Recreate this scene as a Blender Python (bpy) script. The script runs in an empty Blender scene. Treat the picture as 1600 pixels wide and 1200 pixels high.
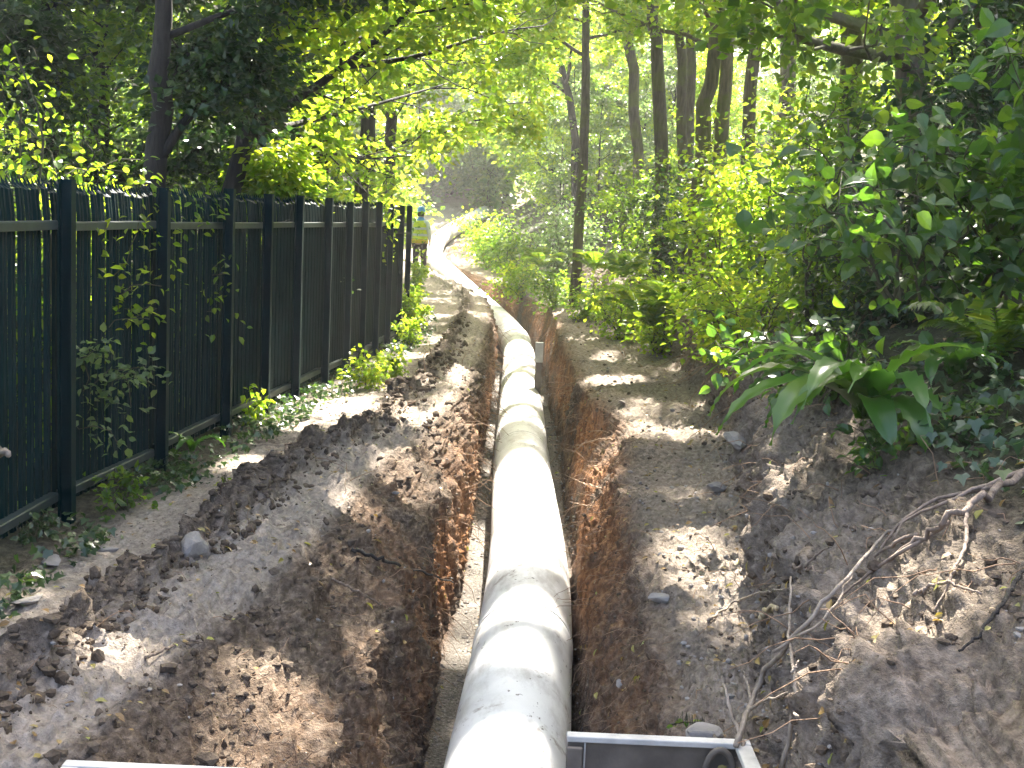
import bpy, math
import numpy as np

sc = bpy.context.scene
RNG = np.random.default_rng(7)

# ------------------------------------------------------------------ camera, sky, sun, exposure
FPX, CAMH, ROLL = 2000.0, 1.7, 0.045
PITCH = math.atan(260 / FPX)
fw = np.array([0, math.cos(PITCH), -math.sin(PITCH)])
_r, _u = np.array([1., 0, 0]), np.array([0, math.sin(PITCH), math.cos(PITCH)])
rt = math.cos(ROLL) * _r + math.sin(ROLL) * _u
up = math.cos(ROLL) * _u - math.sin(ROLL) * _r
cam = bpy.data.cameras.new('camera')
cam_o = bpy.data.objects.new('camera', cam)
sc.collection.objects.link(cam_o)
from mathutils import Matrix, Vector
M = Matrix.Identity(4)
for i in range(3):
    M[i][0], M[i][1], M[i][2] = rt[i], up[i], -fw[i]
M[2][3] = CAMH
cam_o.matrix_world = M
cam.sensor_width = 36
cam.lens = FPX / 1600 * 36
cam.clip_start, cam.clip_end = 0.1, 600
sc.camera = cam_o

SUN_EL, SUN_AZ = math.radians(47), math.radians(9)
SDIR = np.array([math.sin(SUN_AZ) * math.cos(SUN_EL), math.cos(SUN_AZ) * math.cos(SUN_EL), math.sin(SUN_EL)])
w = bpy.data.worlds.new('World')
sc.world = w
w.use_nodes = True
nt = w.node_tree
sky = nt.nodes.new('ShaderNodeTexSky')
sky.sky_type = 'NISHITA'
sky.sun_disc = False
sky.air_density, sky.dust_density, sky.ozone_density = .7, 6.0, .0
sky.sun_elevation, sky.sun_rotation = SUN_EL, SUN_AZ
bg = nt.nodes['Background']
nt.links.new(sky.outputs[0], bg.inputs[0])
bg.inputs[1].default_value = 0.13
sun = bpy.data.lights.new('sun', 'SUN')
sun.energy, sun.angle, sun.color = 5.0, math.radians(0.75), (1, .93, .82)
sun_o = bpy.data.objects.new('sun', sun)
sc.collection.objects.link(sun_o)
sun_o.rotation_euler = Vector(SDIR).to_track_quat('Z', 'Y').to_euler()

sc.view_settings.view_transform = 'Standard'
sc.view_settings.look = 'None'
sc.view_settings.exposure = 3.1
cy = sc.cycles
cy.max_bounces, cy.diffuse_bounces, cy.glossy_bounces, cy.transmission_bounces = 8, 5, 2, 6
cy.caustics_reflective = cy.caustics_refractive = False
cy.sample_clamp_indirect = 6
try:
    cy.use_denoising = True
    cy.denoiser = 'OPENIMAGEDENOISE'
except Exception:
    pass


# ------------------------------------------------------------------ helpers
def at(px, py, Y):
    v = fw + rt * (px - 800) / FPX - up * (py - 600) / FPX
    return np.array([0, 0, CAMH]) + v * (Y / v[1])


def link(o, parent=None):
    sc.collection.objects.link(o)
    if parent is not None:
        o.parent = parent
    return o


def tag(o, label=None, cat=None, group=None, kind=None):
    for k, v in (('label', label), ('category', cat), ('group', group), ('kind', kind)):
        if v:
            o[k] = v
    return o


def empty(name, loc=(0, 0, 0), rz=0.0):
    o = bpy.data.objects.new(name, None)
    o.location = loc
    o.rotation_euler = (0, 0, rz)
    o.empty_display_size = .2
    return link(o)


def copy_thing(src, loc, rz=0.0, scale=1.0):
    r = src.copy()
    link(r)
    r.location, r.rotation_euler, r.scale = loc, (0, 0, rz), (scale,) * 3
    for ch in list(src.children):
        c = link(ch.copy(), r)
        for g in list(ch.children):
            link(g.copy(), c)
    return r


class MB:
    """collects pieces of one mesh"""
    def __init__(s):
        s.V, s.F, s.A, s.n = [], {3: [], 4: []}, [], 0

    def add(s, V, F, rnd=None):
        V = np.asarray(V, float).reshape(-1, 3)
        F = np.asarray(F, int)
        s.F[F.shape[1]].append(F + s.n)
        s.V.append(V)
        s.A.append(np.full(len(V), .5) if rnd is None else np.broadcast_to(rnd, (len(V),)))
        s.n += len(V)
        return s

    def box(s, lo, hi, rot=None, org=None):
        lo, hi = np.array(lo, float), np.array(hi, float)
        c = np.array([[x, y, z] for z in (0, 1) for y in (0, 1) for x in (0, 1)], float)
        V = lo + c * (hi - lo)
        if rot is not None:
            o = np.zeros(3) if org is None else np.array(org)
            V = (V - o) @ rot.T + o
        return s.add(V, [[0, 2, 3, 1], [4, 5, 7, 6], [0, 1, 5, 4], [2, 6, 7, 3], [0, 4, 6, 2], [1, 3, 7, 5]])

    def tube(s, P, R, n=6, cap=True, rnd=None, flat=1.0):
        P = np.asarray(P, float)
        R = np.broadcast_to(R, (len(P),)).astype(float)
        T = np.gradient(P, axis=0)
        T /= np.linalg.norm(T, axis=1)[:, None] + 1e-9
        a = np.array([0, 0, 1.]) if abs(T[0][2]) < .9 else np.array([1., 0, 0])
        N = np.zeros_like(P)
        x = np.cross(T[0], a)
        for i in range(len(P)):
            x = x - T[i] * (x @ T[i])
            x /= np.linalg.norm(x) + 1e-9
            N[i] = x
        B = np.cross(T, N)
        th = np.arange(n) * 2 * math.pi / n
        V = P[:, None] + R[:, None, None] * (np.cos(th)[None, :, None] * N[:, None] + flat * np.sin(th)[None, :, None] * B[:, None])
        k = len(P)
        i, j = np.meshgrid(np.arange(k - 1), np.arange(n), indexing='ij')
        i, j = i.ravel(), j.ravel()
        j2 = (j + 1) % n
        F = np.stack([i * n + j, i * n + j2, (i + 1) * n + j2, (i + 1) * n + j], 1)
        base = s.n
        s.add(V.reshape(-1, 3), F, rnd)
        if cap:
            for e, row in ((0, 0), (1, k - 1)):
                c = s.n
                s.add(P[row][None], np.zeros((0, 3), int), rnd)
                jj = np.arange(n)
                a_, b_ = base + row * n + jj, base + row * n + (jj + 1) % n
                t = np.stack([np.full(n, c), b_, a_] if e == 0 else [np.full(n, c), a_, b_], 1)
                s.F[3].append(t)
        return s

    def build(s, name, mat, parent=None, smooth=True, extra=None):
        me = bpy.data.meshes.new(name)
        V = np.concatenate(s.V)
        me.vertices.add(len(V))
        me.vertices.foreach_set('co', V.astype(np.float32).ravel())
        idx, st, p = [], [], 0
        for k in (3, 4):
            if s.F[k]:
                f = np.concatenate(s.F[k])
                if len(f):
                    idx.append(f.ravel())
                    st.append(p + np.arange(len(f)) * k)
                    p += f.size
        idx, st = np.concatenate(idx), np.concatenate(st)
        me.loops.add(len(idx))
        me.loops.foreach_set('vertex_index', idx.astype(np.int32))
        me.polygons.add(len(st))
        me.polygons.foreach_set('loop_start', st.astype(np.int32))
        me.update(calc_edges=True)
        me.polygons.foreach_set('use_smooth', np.full(len(st), smooth))
        at_ = me.attributes.new('rnd', 'FLOAT', 'POINT')
        at_.data.foreach_set('value', np.concatenate(s.A).astype(np.float32))
        for k, a in (extra or {}).items():
            me.attributes.new(k, 'FLOAT', 'POINT').data.foreach_set('value', np.asarray(a, np.float32).ravel())
        me.materials.append(mat)
        return link(bpy.data.objects.new(name, me), parent)


def _hash(ix, iy, iz, seed):
    h = (ix.astype(np.int64) * 374761393 + iy.astype(np.int64) * 668265263 + iz.astype(np.int64) * 2147483647 + seed * 144665) & 0xffffffff
    h = ((h ^ (h >> 13)) * 1274126177) & 0xffffffff
    h = h ^ (h >> 16)
    return (h & 0xffff) / 32767.5 - 1


def vnoise(p, seed=0):
    p = np.asarray(p, float)
    i = np.floor(p).astype(np.int64)
    f = p - i
    f = f * f * (3 - 2 * f)
    r = 0
    for dx in (0, 1):
        wx = f[..., 0] if dx else 1 - f[..., 0]
        for dy in (0, 1):
            wy = f[..., 1] if dy else 1 - f[..., 1]
            for dz in (0, 1):
                wz = f[..., 2] if dz else 1 - f[..., 2]
                r = r + wx * wy * wz * _hash(i[..., 0] + dx, i[..., 1] + dy, i[..., 2] + dz, seed)
    return r


def fbm(p, oct=4, seed=0, gain=.5):
    p = np.asarray(p, float)
    r, a = 0, 1.0
    for k in range(oct):
        r = r + a * vnoise(p, seed + k * 17)
        p = p * 2.03 + 3.7
        a *= gain
    return r


def unit(v):
    return v / (np.linalg.norm(v, axis=-1, keepdims=True) + 1e-9)


# ------------------------------------------------------------------ materials
def mat_new(name):
    m = bpy.data.materials.new(name)
    m.use_nodes = True
    t = m.node_tree
    return m, t, t.nodes['Principled BSDF']


def node(t, kind, **kw):
    n = t.nodes.new(kind)
    for k, v in kw.items():
        if k.startswith('i_'):
            n.inputs[k[2:].replace('_', ' ')].default_value = v
        else:
            setattr(n, k, v)
    return n


def ramp(t, src, stops):
    r = t.nodes.new('ShaderNodeValToRGB')
    e = r.color_ramp.elements
    while len(e) < len(stops):
        e.new(.5)
    for k, (p, c) in enumerate(stops):
        e[k].position = p
        e[k].color = (*c, 1) if not np.isscalar(c) else (c, c, c, 1)
    t.links.new(src, r.inputs[0])
    return r.outputs[0]


def mixc(t, fac, a, b, mode='MIX'):
    m = t.nodes.new('ShaderNodeMix')
    m.data_type, m.blend_type = 'RGBA', mode
    for s_, v in ((m.inputs[0], fac), (m.inputs[6], a), (m.inputs[7], b)):
        if isinstance(v, bpy.types.NodeSocket):
            t.links.new(v, s_)
        elif np.isscalar(v):
            s_.default_value = v
        else:
            s_.default_value = (*v, 1)
    return m.outputs[2]


def math_(t, op, a, b=None):
    m = t.nodes.new('ShaderNodeMath')
    m.operation = op
    for k, v in enumerate((a, b)):
        if v is None:
            continue
        if isinstance(v, bpy.types.NodeSocket):
            t.links.new(v, m.inputs[k])
        else:
            m.inputs[k].default_value = v
    return m.outputs[0]


def noise(t, scale, detail=4, vec=None, sc3=None, rough=.55):
    n = node(t, 'ShaderNodeTexNoise')
    n.inputs['Scale'].default_value = scale
    n.inputs['Detail'].default_value = detail
    n.inputs['Roughness'].default_value = rough
    if vec is None:
        vec = node(t, 'ShaderNodeTexCoord').outputs['Object']
    if sc3 is not None:
        mp = node(t, 'ShaderNodeMapping')
        mp.inputs['Scale'].default_value = sc3
        t.links.new(vec, mp.inputs[0])
        vec = mp.outputs[0]
    t.links.new(vec, n.inputs['Vector'])
    return n.outputs['Fac']


def attr(t, name):
    return node(t, 'ShaderNodeAttribute', attribute_name=name).outputs['Fac']


def bump(t, h, bsdf, strength=.5, dist=.02):
    b = node(t, 'ShaderNodeBump')
    b.inputs['Strength'].default_value = strength
    b.inputs['Distance'].default_value = dist
    t.links.new(h, b.inputs['Height'])
    t.links.new(b.outputs[0], bsdf.inputs['Normal'])


def leaf_mat(name, cols, trans, spec=.5, rough=.34, tfac=.5):
    """cols / trans: three colours along the leaf's own random value"""
    m, t, p = mat_new(name)
    r = attr(t, 'rnd')
    n = noise(t, 1.1, 2)
    v = math_(t, 'ADD', math_(t, 'MULTIPLY', r, .7), math_(t, 'MULTIPLY', math_(t, 'SUBTRACT', n, .35), .9))
    c = ramp(t, v, [(.1, cols[0]), (.5, cols[1]), (.95, cols[2])])
    ct = ramp(t, v, [(.1, trans[0]), (.5, trans[1]), (.95, trans[2])])
    t.links.new(c, p.inputs['Base Color'])
    p.inputs['Roughness'].default_value = rough
    p.inputs['Specular IOR Level'].default_value = spec
    tr = node(t, 'ShaderNodeBsdfTranslucent')
    t.links.new(ct, tr.inputs[0])
    mx = node(t, 'ShaderNodeMixShader')
    mx.inputs[0].default_value = tfac
    t.links.new(p.outputs[0], mx.inputs[1])
    t.links.new(tr.outputs[0], mx.inputs[2])
    t.links.new(mx.outputs[0], t.nodes['Material Output'].inputs[0])
    return m


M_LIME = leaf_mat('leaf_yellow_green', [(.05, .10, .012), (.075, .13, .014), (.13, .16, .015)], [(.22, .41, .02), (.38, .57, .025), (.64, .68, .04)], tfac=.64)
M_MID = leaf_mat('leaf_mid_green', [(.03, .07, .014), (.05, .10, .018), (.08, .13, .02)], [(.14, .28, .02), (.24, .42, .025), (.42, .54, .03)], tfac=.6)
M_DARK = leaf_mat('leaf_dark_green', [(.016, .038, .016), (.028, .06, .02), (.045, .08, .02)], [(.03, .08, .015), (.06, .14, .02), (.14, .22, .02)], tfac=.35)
M_BIG = leaf_mat('leaf_broad_green', [(.03, .07, .02), (.045, .10, .025), (.08, .14, .025)], [(.08, .2, .02), (.15, .32, .02), (.32, .46, .02)], spec=.6, rough=.36, tfac=.42)
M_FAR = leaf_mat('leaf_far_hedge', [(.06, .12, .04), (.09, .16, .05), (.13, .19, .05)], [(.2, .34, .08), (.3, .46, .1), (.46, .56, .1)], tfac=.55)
M_IVY = leaf_mat('leaf_ivy', [(.02, .045, .02), (.035, .07, .025), (.06, .10, .035)], [(.04, .1, .015), (.08, .18, .02), (.16, .25, .02)], spec=.7, rough=.3, tfac=.3)
M_HART = leaf_mat('leaf_harts_tongue', [(.035, .10, .02), (.05, .13, .02), (.08, .16, .02)], [(.12, .34, .02), (.18, .42, .02), (.3, .48, .02)], spec=.7, rough=.3, tfac=.4)
M_FERN = leaf_mat('leaf_fern', [(.04, .09, .016), (.06, .12, .016), (.11, .14, .02)], [(.14, .28, .02), (.24, .40, .02), (.42, .46, .03)])
M_GREY = leaf_mat('leaf_grey_green', [(.06, .10, .055), (.08, .13, .06), (.10, .15, .06)], [(.14, .24, .07), (.2, .32, .08), (.32, .42, .09)], tfac=.5)
M_LITTER = leaf_mat('leaf_fallen', [(.16, .09, .035), (.30, .19, .07), (.24, .30, .05)], [(.2, .1, .02), (.3, .2, .03), (.3, .4, .04)], tfac=.25)


def bark(name, a, b, moss=0.0):
    m, t, p = mat_new(name)
    n = noise(t, 9, 6, sc3=(3, 3, .5))
    c = ramp(t, n, [(.3, a), (.7, b)])
    if moss:
        c = mixc(t, ramp(t, noise(t, 2.2, 3), [(.48, 0), (.62, moss)]), c, (.10, .12, .012))
    t.links.new(c, p.inputs['Base Color'])
    p.inputs['Roughness'].default_value = .9
    bump(t, n, p, .8, .03)
    return m


M_BARK = bark('bark_dark', (.007, .0055, .0045), (.028, .022, .017))
M_BARKM = bark('bark_brown', (.03, .024, .018), (.10, .08, .062), .5)
M_BARKG = bark('bark_grey_brown', (.07, .055, .04), (.17, .135, .10), .7)
M_TWIG = bark('twig_pale', (.16, .125, .09), (.36, .30, .24))
M_ROOT = bark('root_brown', (.10, .07, .05), (.26, .20, .155))
M_FIBRE = bark('root_fibre', (.12, .07, .04), (.36, .23, .14))
M_STEM = bark('stem_green_brown', (.04, .045, .02), (.10, .085, .045))


def ground_mat():
    m, t, p = mat_new('earth')
    tc = node(t, 'ShaderNodeTexCoord').outputs['Object']
    big = noise(t, 1.6, 5, tc)
    fine = noise(t, 26, 6, tc, rough=.65)
    grit = noise(t, 95, 3, tc, rough=.7)
    streak = noise(t, 1.0, 5, tc, sc3=(24, 24, 2.2), rough=.6)
    pathv, wallv, floorv, lit = attr(t, 'path'), attr(t, 'wall'), attr(t, 'floor'), attr(t, 'duff')
    soil = ramp(t, fine, [(.3, (.032, .024, .017)), (.5, (.108, .082, .060)), (.72, (.26, .205, .155))])
    dust = ramp(t, fine, [(.25, (.175, .143, .113)), (.5, (.34, .29, .24)), (.75, (.48, .42, .355))])
    pf = math_(t, 'MULTIPLY', pathv, ramp(t, math_(t, 'ADD', math_(t, 'MULTIPLY', big, .75), math_(t, 'MULTIPLY', fine, .25)), [(.30, 0.15), (.46, 1.0)]))
    c = mixc(t, pf, soil, dust)
    red = ramp(t, streak, [(.3, (.06, .032, .018)), (.48, (.19, .085, .036)), (.64, (.38, .19, .085)), (.8, (.5, .31, .17))])
    wf = math_(t, 'MULTIPLY', wallv, ramp(t, noise(t, 1.3, 3, tc), [(.34, .08), (.52, .9)]))
    c = mixc(t, wf, c, red)
    fl = ramp(t, noise(t, 60, 4, tc, rough=.7), [(.3, (.05, .045, .04)), (.55, (.2, .18, .155)), (.75, (.42, .39, .35))])
    c = mixc(t, floorv, c, fl)
    duff = ramp(t, fine, [(.3, (.014, .014, .008)), (.7, (.05, .055, .022))])
    c = mixc(t, lit, c, duff)
    c = mixc(t, ramp(t, grit, [(.66, 0.0), (.74, .55)]), c, (.36, .32, .28))
    t.links.new(c, p.inputs['Base Color'])
    p.inputs['Roughness'].default_value = .95
    p.inputs['Specular IOR Level'].default_value = .2
    h = math_(t, 'ADD', math_(t, 'MULTIPLY', fine, 1.0), math_(t, 'MULTIPLY', grit, .45))
    h = math_(t, 'ADD', h, math_(t, 'MULTIPLY', math_(t, 'MULTIPLY', streak, wallv), 1.2))
    bump(t, h, p, .9, .035)
    return m


M_EARTH = ground_mat()


def simple(name, col, rough=.6, var=.25, scale=12, spec=.4, metal=0.0, bmp=.2):
    m, t, p = mat_new(name)
    n = noise(t, scale, 5)
    c = ramp(t, n, [(.25, tuple(x * (1 - var) for x in col)), (.75, tuple(min(1, x * (1 + var)) for x in col))])
    t.links.new(c, p.inputs['Base Color'])
    p.inputs['Roughness'].default_value = rough
    p.inputs['Specular IOR Level'].default_value = spec
    p.inputs['Metallic'].default_value = metal
    if bmp:
        bump(t, noise(t, scale * 5, 4), p, bmp, .01)
    return m


M_STONE = simple('stone_pale', (.25, .228, .205), .9, .3, 9, .2, 0, .6)
M_CLOD = simple('soil_clod', (.10, .076, .055), .95, .5, 14, .15, 0, .8)
M_PAINT = simple('fence_paint', (.001, .015, .016), .6, .35, 5, .12, 0, .05)
M_RAIL = simple('fence_rail_highlight', (.03, .042, .042), .4, .5, 7, .4, 0, .05)  # lighter than the fence paint: the highlight along the rails is in the colour
M_GALV = simple('weathered_grey_metal', (.46, .44, .40), .75, .35, 9, .5, .0, .25)
M_GALVD = simple('shaded_grey_metal', (.115, .095, .075), .7, .5, 7, .4, .0, .3)  # darker frame metal; the shade on its faces is put into the colour
M_HOLE = simple('hole_shade', (.006, .006, .006), .9, .1)
M_VEST = simple('hi_vis_yellow', (.55, .62, .02), .7, .15, 20, .3, 0, .2)
M_BAND = simple('reflective_band', (.55, .56, .52), .4, .1, 20)
M_ORANGE = simple('hi_vis_orange', (.62, .42, .02), .7, .12, 20)
M_HELMET = simple('helmet_blue', (.05, .22, .60), .3, .08, 6, .5, 0, 0)
M_SHIRT = simple('pale_shirt', (.6, .62, .64), .85, .12, 14)
M_TROUSER = simple('dark_trousers', (.045, .03, .035), .9, .3, 16)
M_SKIN = simple('skin', (.48, .29, .21), .5, .1, 20, .4, 0, .05)
M_HAIR = simple('hair_dark', (.03, .02, .015), .6, .3, 40)
M_BOOT = simple('boot_leather', (.03, .025, .02), .6, .3, 16)


def pipe_mat():
    m, t, p = mat_new('pale_pipe_plastic')
    tc = node(t, 'ShaderNodeTexCoord').outputs['Object']
    n1 = noise(t, 1.7, 5, tc, rough=.6)
    n2 = noise(t, 6, 6, tc, sc3=(1, .35, 1), rough=.65)
    n3 = noise(t, 17, 3, tc, sc3=(1, .5, 1), rough=.7)
    c = ramp(t, n1, [(.3, (.50, .495, .48)), (.55, (.69, .685, .67)), (.75, (.78, .775, .76))])
    c = mixc(t, ramp(t, n2, [(.50, 0.0), (.66, .62)]), c, (.36, .33, .30))
    n4 = noise(t, 3.2, 6, tc, rough=.75)
    c = mixc(t, ramp(t, n4, [(.58, 0.0), (.66, .75)]), c, (.24, .20, .165))
    c = mixc(t, ramp(t, n3, [(.66, 0.0), (.70, .85)]), c, (.09, .075, .06))
    t.links.new(c, p.inputs['Base Color'])
    p.inputs['Roughness'].default_value = .65
    p.inputs['Specular IOR Level'].default_value = .25
    bump(t, n2, p, .12, .01)
    return m


M_PIPE = pipe_mat()
M_SEAL = simple('rubber_joint_seal', (.05, .048, .045), .8, .3, 20)

# ------------------------------------------------------------------ the lie of the land
def tab(*pairs):
    a = np.array(pairs, float)
    return lambda y: np.interp(y, a[:, 0], a[:, 1])


def smooth_tab(*pairs):
    f = tab(*pairs)
    return lambda y: sum(f(np.asarray(y, float) + d) for d in (-1.2, -.8, -.4, 0, .4, .8, 1.2)) / 7


pX = smooth_tab((0, -.1), (4, 0), (5.6, .05), (6.4, .1), (7.5, .15), (9, .19), (10.8, .16), (13, .13), (16, .14), (19.5, .12), (22.5, .12), (25.3, .03), (27, -.15), (30, -.6), (34, -1.42), (38, -2.3), (40, -2.62), (42, -2.75), (46, -2.85), (50, -2.72), (55, -2.3), (62, -.9), (80, 3))
pZ = smooth_tab((0, -.82), (21, -.82), (25, -.76), (30, -.54), (34, -.22), (38, .18), (42, .55), (46, .78), (50, 1.02), (55, 1.42), (62, 2.3), (80, 5))
zL = smooth_tab((0, 0), (30, 0), (34, .08), (38, .16), (42, .4), (46, .6), (50, .8), (55, 1.15), (60, 2.2), (66, 3.9), (80, 6.4), (110, 10), (160, 14))
zF = lambda y: np.minimum(pZ(y) - .28, zL(y) - .02)
fX = tab((0, -2.42), (3, -2.38), (6, -2.36), (7.2, -2.32), (9, -2.15), (11.1, -1.96), (13.2, -1.75), (17.6, -1.5), (20, -1.6), (25, -2.3), (30, -3.2), (34, -4.0), (38, -4.8), (60, -6), (160, -6))
lB = lambda y: np.where(y < 14, np.interp(y, [0, 8, 9.2, 14], [-.40, -.38, -.32, -.32]), pX(y) - np.interp(y, [14, 20, 30, 60], [.45, .45, .42, .42]))
rB = lambda y: np.where(y < 14, np.interp(y, [0, 6.7, 8, 10, 14], [.42, .42, .46, .56, .60]), pX(y) + np.interp(y, [14, 20, 30, 60], [.46, .46, .40, .40]))
lC = lambda y: np.where(y < 17, np.interp(y, [0, 3, 3.7, 4.85, 6, 8.7, 9.5, 12.4, 15, 17], [-1.4, -1.36, -1.3, -1.19, -1.0, -.84, -.68, -.5, -.42, -.42]), pX(y) - np.interp(y, [17, 25, 60], [.56, .56, .5]))
rC = lambda y: np.where(y < 19, np.interp(y, [0, 3, 4.4, 5.1, 6.7, 8.6, 9.6, 10.9, 12, 13.3, 19], [.6, .6, .6, .66, .68, .72, .9, 1.0, .82, .72, .70]), pX(y) + np.interp(y, [19, 25, 60], [.58, .62, .5]))
bB = smooth_tab((0, .8), (3, .84), (4.1, .9), (5.2, 1.06), (6.8, 1.34), (9.3, 1.74), (12.7, 1.9), (18, 2.12), (22, 2.1), (25, 1.8), (30, 1.2), (35, .5), (40, -.7), (45, -1.4), (50, -1.6), (55, -1.2), (60, .4), (80, 6))
bRun = tab((0, .95), (5, .75), (8, .55), (12, .42), (20, .4), (60, .5))
bH = tab((0, .95), (5, .85), (8, 1.0), (12, .95), (20, .75), (30, .7), (40, .6), (60, .5))


def build_ground():
    ys = [-6, -4, -2, 0, 1, 1.8, 2.4]
    y = 2.8
    while y < 75:
        ys.append(y)
        y += max(.02, y * .0047)
    ys += list(np.linspace(76, 110, 18)) + [125, 145, 170, 210, 260]
    Y = np.array(ys, float)
    L, F0, zf, fx = zL(Y), zF(Y), zF(Y), fX(Y)
    dep = L - F0                       # trench depth, 0 where the pipe lies on top
    lb, rb, lc, rc, bb = lB(Y), rB(Y), lC(Y), rC(Y), bB(Y)
    lc = np.minimum(lc, lb - .06)
    rc = np.maximum(rc, rb + .06)
    bb = np.maximum(bb, rc + .2)
    rid = lc + np.interp(Y, [0, 4.3, 5.4, 6.8, 8.8, 9.6, 12, 15, 20, 30], [-.4, -.42, -.5, -.52, -.48, -.42, -.42, -.38, -.4, -.4])
    rid = np.maximum(rid, fx + .42)
    lc = np.maximum(lc, rid + .24)
    zr = L
    bt, zb = bb + bRun(Y), zr + bH(Y)
    kh = np.clip((dep - .05) / .9, 0, 1)
    # knots: x, z, samples to the next knot, noise amplitude, zone weights (path, wall, floor, duff)
    K = [
        (fx * 0 - 160, L + 9, 3, .0, 0, 0, 0, 1),
        (fx * 0 - 60, L + 3, 8, .1, 0, 0, 0, 1),
        (fx - 12, L + .5, 24, .1, 0, 0, 0, 1),
        (fx - .5, L - .02, 10, .04, 0, 0, 0, 1),
        (fx + .15, L + .0, 14, .03, .3, 0, 0, .6),
        (fx + .36, L + .0, 34, .025, 1, 0, 0, 0),
        (rid - .17, L + .01, 12, .04, .7, 0, 0, 0),
        (rid - .02, L + .09, 14, .10, 0, 0, 0, 0),
        (rid + .16, L + .01, 30, .035, 1, 0, 0, 0),
        (lc - .07, L + .0, 10, .05, .8, .0, 0, 0),
        (lc + .02, L - .03 * kh, 40, .085, 0, .1, 0, 0),
        (lc + .72 * (lb - lc), L - .27 * dep, 50, .085, 0, .45, 0, 0),
        (lc + .93 * (lb - lc), F0 + .24 * dep, 22, .06, 0, 1, 0, 0),
        (lb, F0 + .02, 5, .03, 0, .5, .4, 0),
        (lb + .07, F0, 16, .02, 0, 0, 1, 0),
        (rb - .07, F0, 5, .02, 0, 0, 1, 0),
        (rb, F0 + .02, 26, .03, 0, .4, .4, 0),
        (rb + .3 * (rc - rb), F0 + .55 * dep, 34, .06, 0, 1, 0, 0),
        (rc - .16 * (rc - rb), L - .14 * dep, 12, .05, 0, .8, 0, 0),
        (rc, L - .03 * kh, 12, .05, .2, .4, 0, 0),
        (rc + .12, L + .01, 34, .045, .4, .0, 0, 0),
        (bb - .12, L + .03, 16, .055, .6, 0, 0, 0),
        (bb, L + .06, 30, .07, .4, .05, 0, 0),
        (bb + .13 * (bt - bb), zr + .60 * (zb - zr), 50, .11, .4, .1, 0, 0),
        (bb + .74 * (bt - bb), zr + .94 * (zb - zr), 16, .07, .15, .1, 0, .2),
        (bt + .1, zb + .04, 14, .05, 0, 0, 0, 1),
        (bt + 1.2, zb + .45, 20, .08, 0, 0, 0, 1),
        (bt + 5, zb + 2.4, 16, .15, 0, 0, 0, 1),
        (bt + 16, zb + 6.5, 8, .2, 0, 0, 0, 1),
        (bt * 0 + 60, zb + 11, 4, .1, 0, 0, 0, 1),
        (bt * 0 + 170, zb + 16, 0, .0, 0, 0, 0, 1),
    ]
    xs, zs, am, zone, seg = [], [], [], [], []
    for k in range(len(K) - 1):
        a, b, n = K[k], K[k + 1], K[k][2]
        for i in range(n):
            f = i / n
            xs.append(a[0] * (1 - f) + b[0] * f)
            zs.append(a[1] * (1 - f) + b[1] * f)
            am.append(a[3] * (1 - f) + b[3] * f)
            zone.append([a[q] * (1 - f) + b[q] * f for q in (4, 5, 6, 7)])
            seg.append(k + f)
    a = K[-1]
    xs.append(a[0]); zs.append(a[1]); am.append(0); zone.append(a[4:8]); seg.append(len(K) - 1)
    X, Z = np.stack(xs, 1), np.stack(zs, 1)
    seg, am, zone = np.array(seg), np.array(am), np.array(zone)
    for _ in range(5):                                      # round the edges of the cross-section
        wgt = ((seg > 3) & (seg < 26)).astype(float)[1:-1] * .5
        Z[:, 1:-1] += wgt * ((Z[:, :-2] + Z[:, 2:]) / 2 - Z[:, 1:-1])
        X[:, 1:-1] += wgt * ((X[:, :-2] + X[:, 2:]) / 2 - X[:, 1:-1])
    YY = np.repeat(Y[:, None], X.shape[1], 1)
    dx, dz = np.gradient(X, axis=1), np.gradient(Z, axis=1)
    ln = np.hypot(dx, dz) + 1e-9
    nx, nz = -dz / ln, dx / ln
    P = np.stack([X, YY, Z], -1)
    steep = np.clip((1 - np.abs(nz) - .25) / .5, 0, 1)
    n1 = fbm(P * 1.9, 3, 1)
    n2 = fbm(P * 7.5, 4, 2, .6)
    n3 = fbm(P * np.array([13, 13, 2.6]), 4, 3, .65)            # vertical ribs left by the digger on steep faces
    lump = np.abs(fbm(P * 11, 3, 9, .6))
    crum = np.abs(fbm(P * 26, 3, 12, .6)) - .3
    near = np.clip(1.25 - YY / 60, .5, 1)
    D = am * near * (n1 * .7 + n2 * (.55 - .25 * steep) + steep * n3 * .55)
    D += am * near * np.where((seg > 6) & (seg < 8.9), 1.25, .25) * (lump - .25)
    D += near * crum * np.where((seg > 9) & (seg < 13) | (seg > 17) & (seg < 25), .028, .012) * (am > .026)
    D = np.where((seg > 13) & (seg < 16), D * .6, D)
    X2, Z2 = X + nx * D, Z + nz * D
    YY = YY + am * near * .5 * n2
    V = np.stack([X2, YY, Z2], -1)
    ny, nu = X.shape
    i, j = np.meshgrid(np.arange(ny - 1), np.arange(nu - 1), indexing='ij')
    i, j = i.ravel(), j.ravel()
    Fq = np.stack([i * nu + j, i * nu + j + 1, (i + 1) * nu + j + 1, (i + 1) * nu + j], 1)
    mb = MB()
    mb.add(V.reshape(-1, 3), Fq)
    ex = {}
    farp = np.clip((YY - 24) / 10, 0, 1) * np.clip((66 - YY) / 6, 0, 1)
    kk = kh[:, None]
    zo = {'path': np.maximum(zone[:, 0][None] * np.ones((ny, 1)), farp * ((seg > 5) & (seg < 10))[None]), 'wall': zone[:, 1][None] * (.25 + .75 * kk) * np.interp(Y, [4, 6.2, 7.6, 60], [.45, .55, 1.25, 1.25])[:, None],
          'floor': zone[:, 2][None] * np.ones((ny, 1)), 'duff': zone[:, 3][None] * np.ones((ny, 1))}
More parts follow.
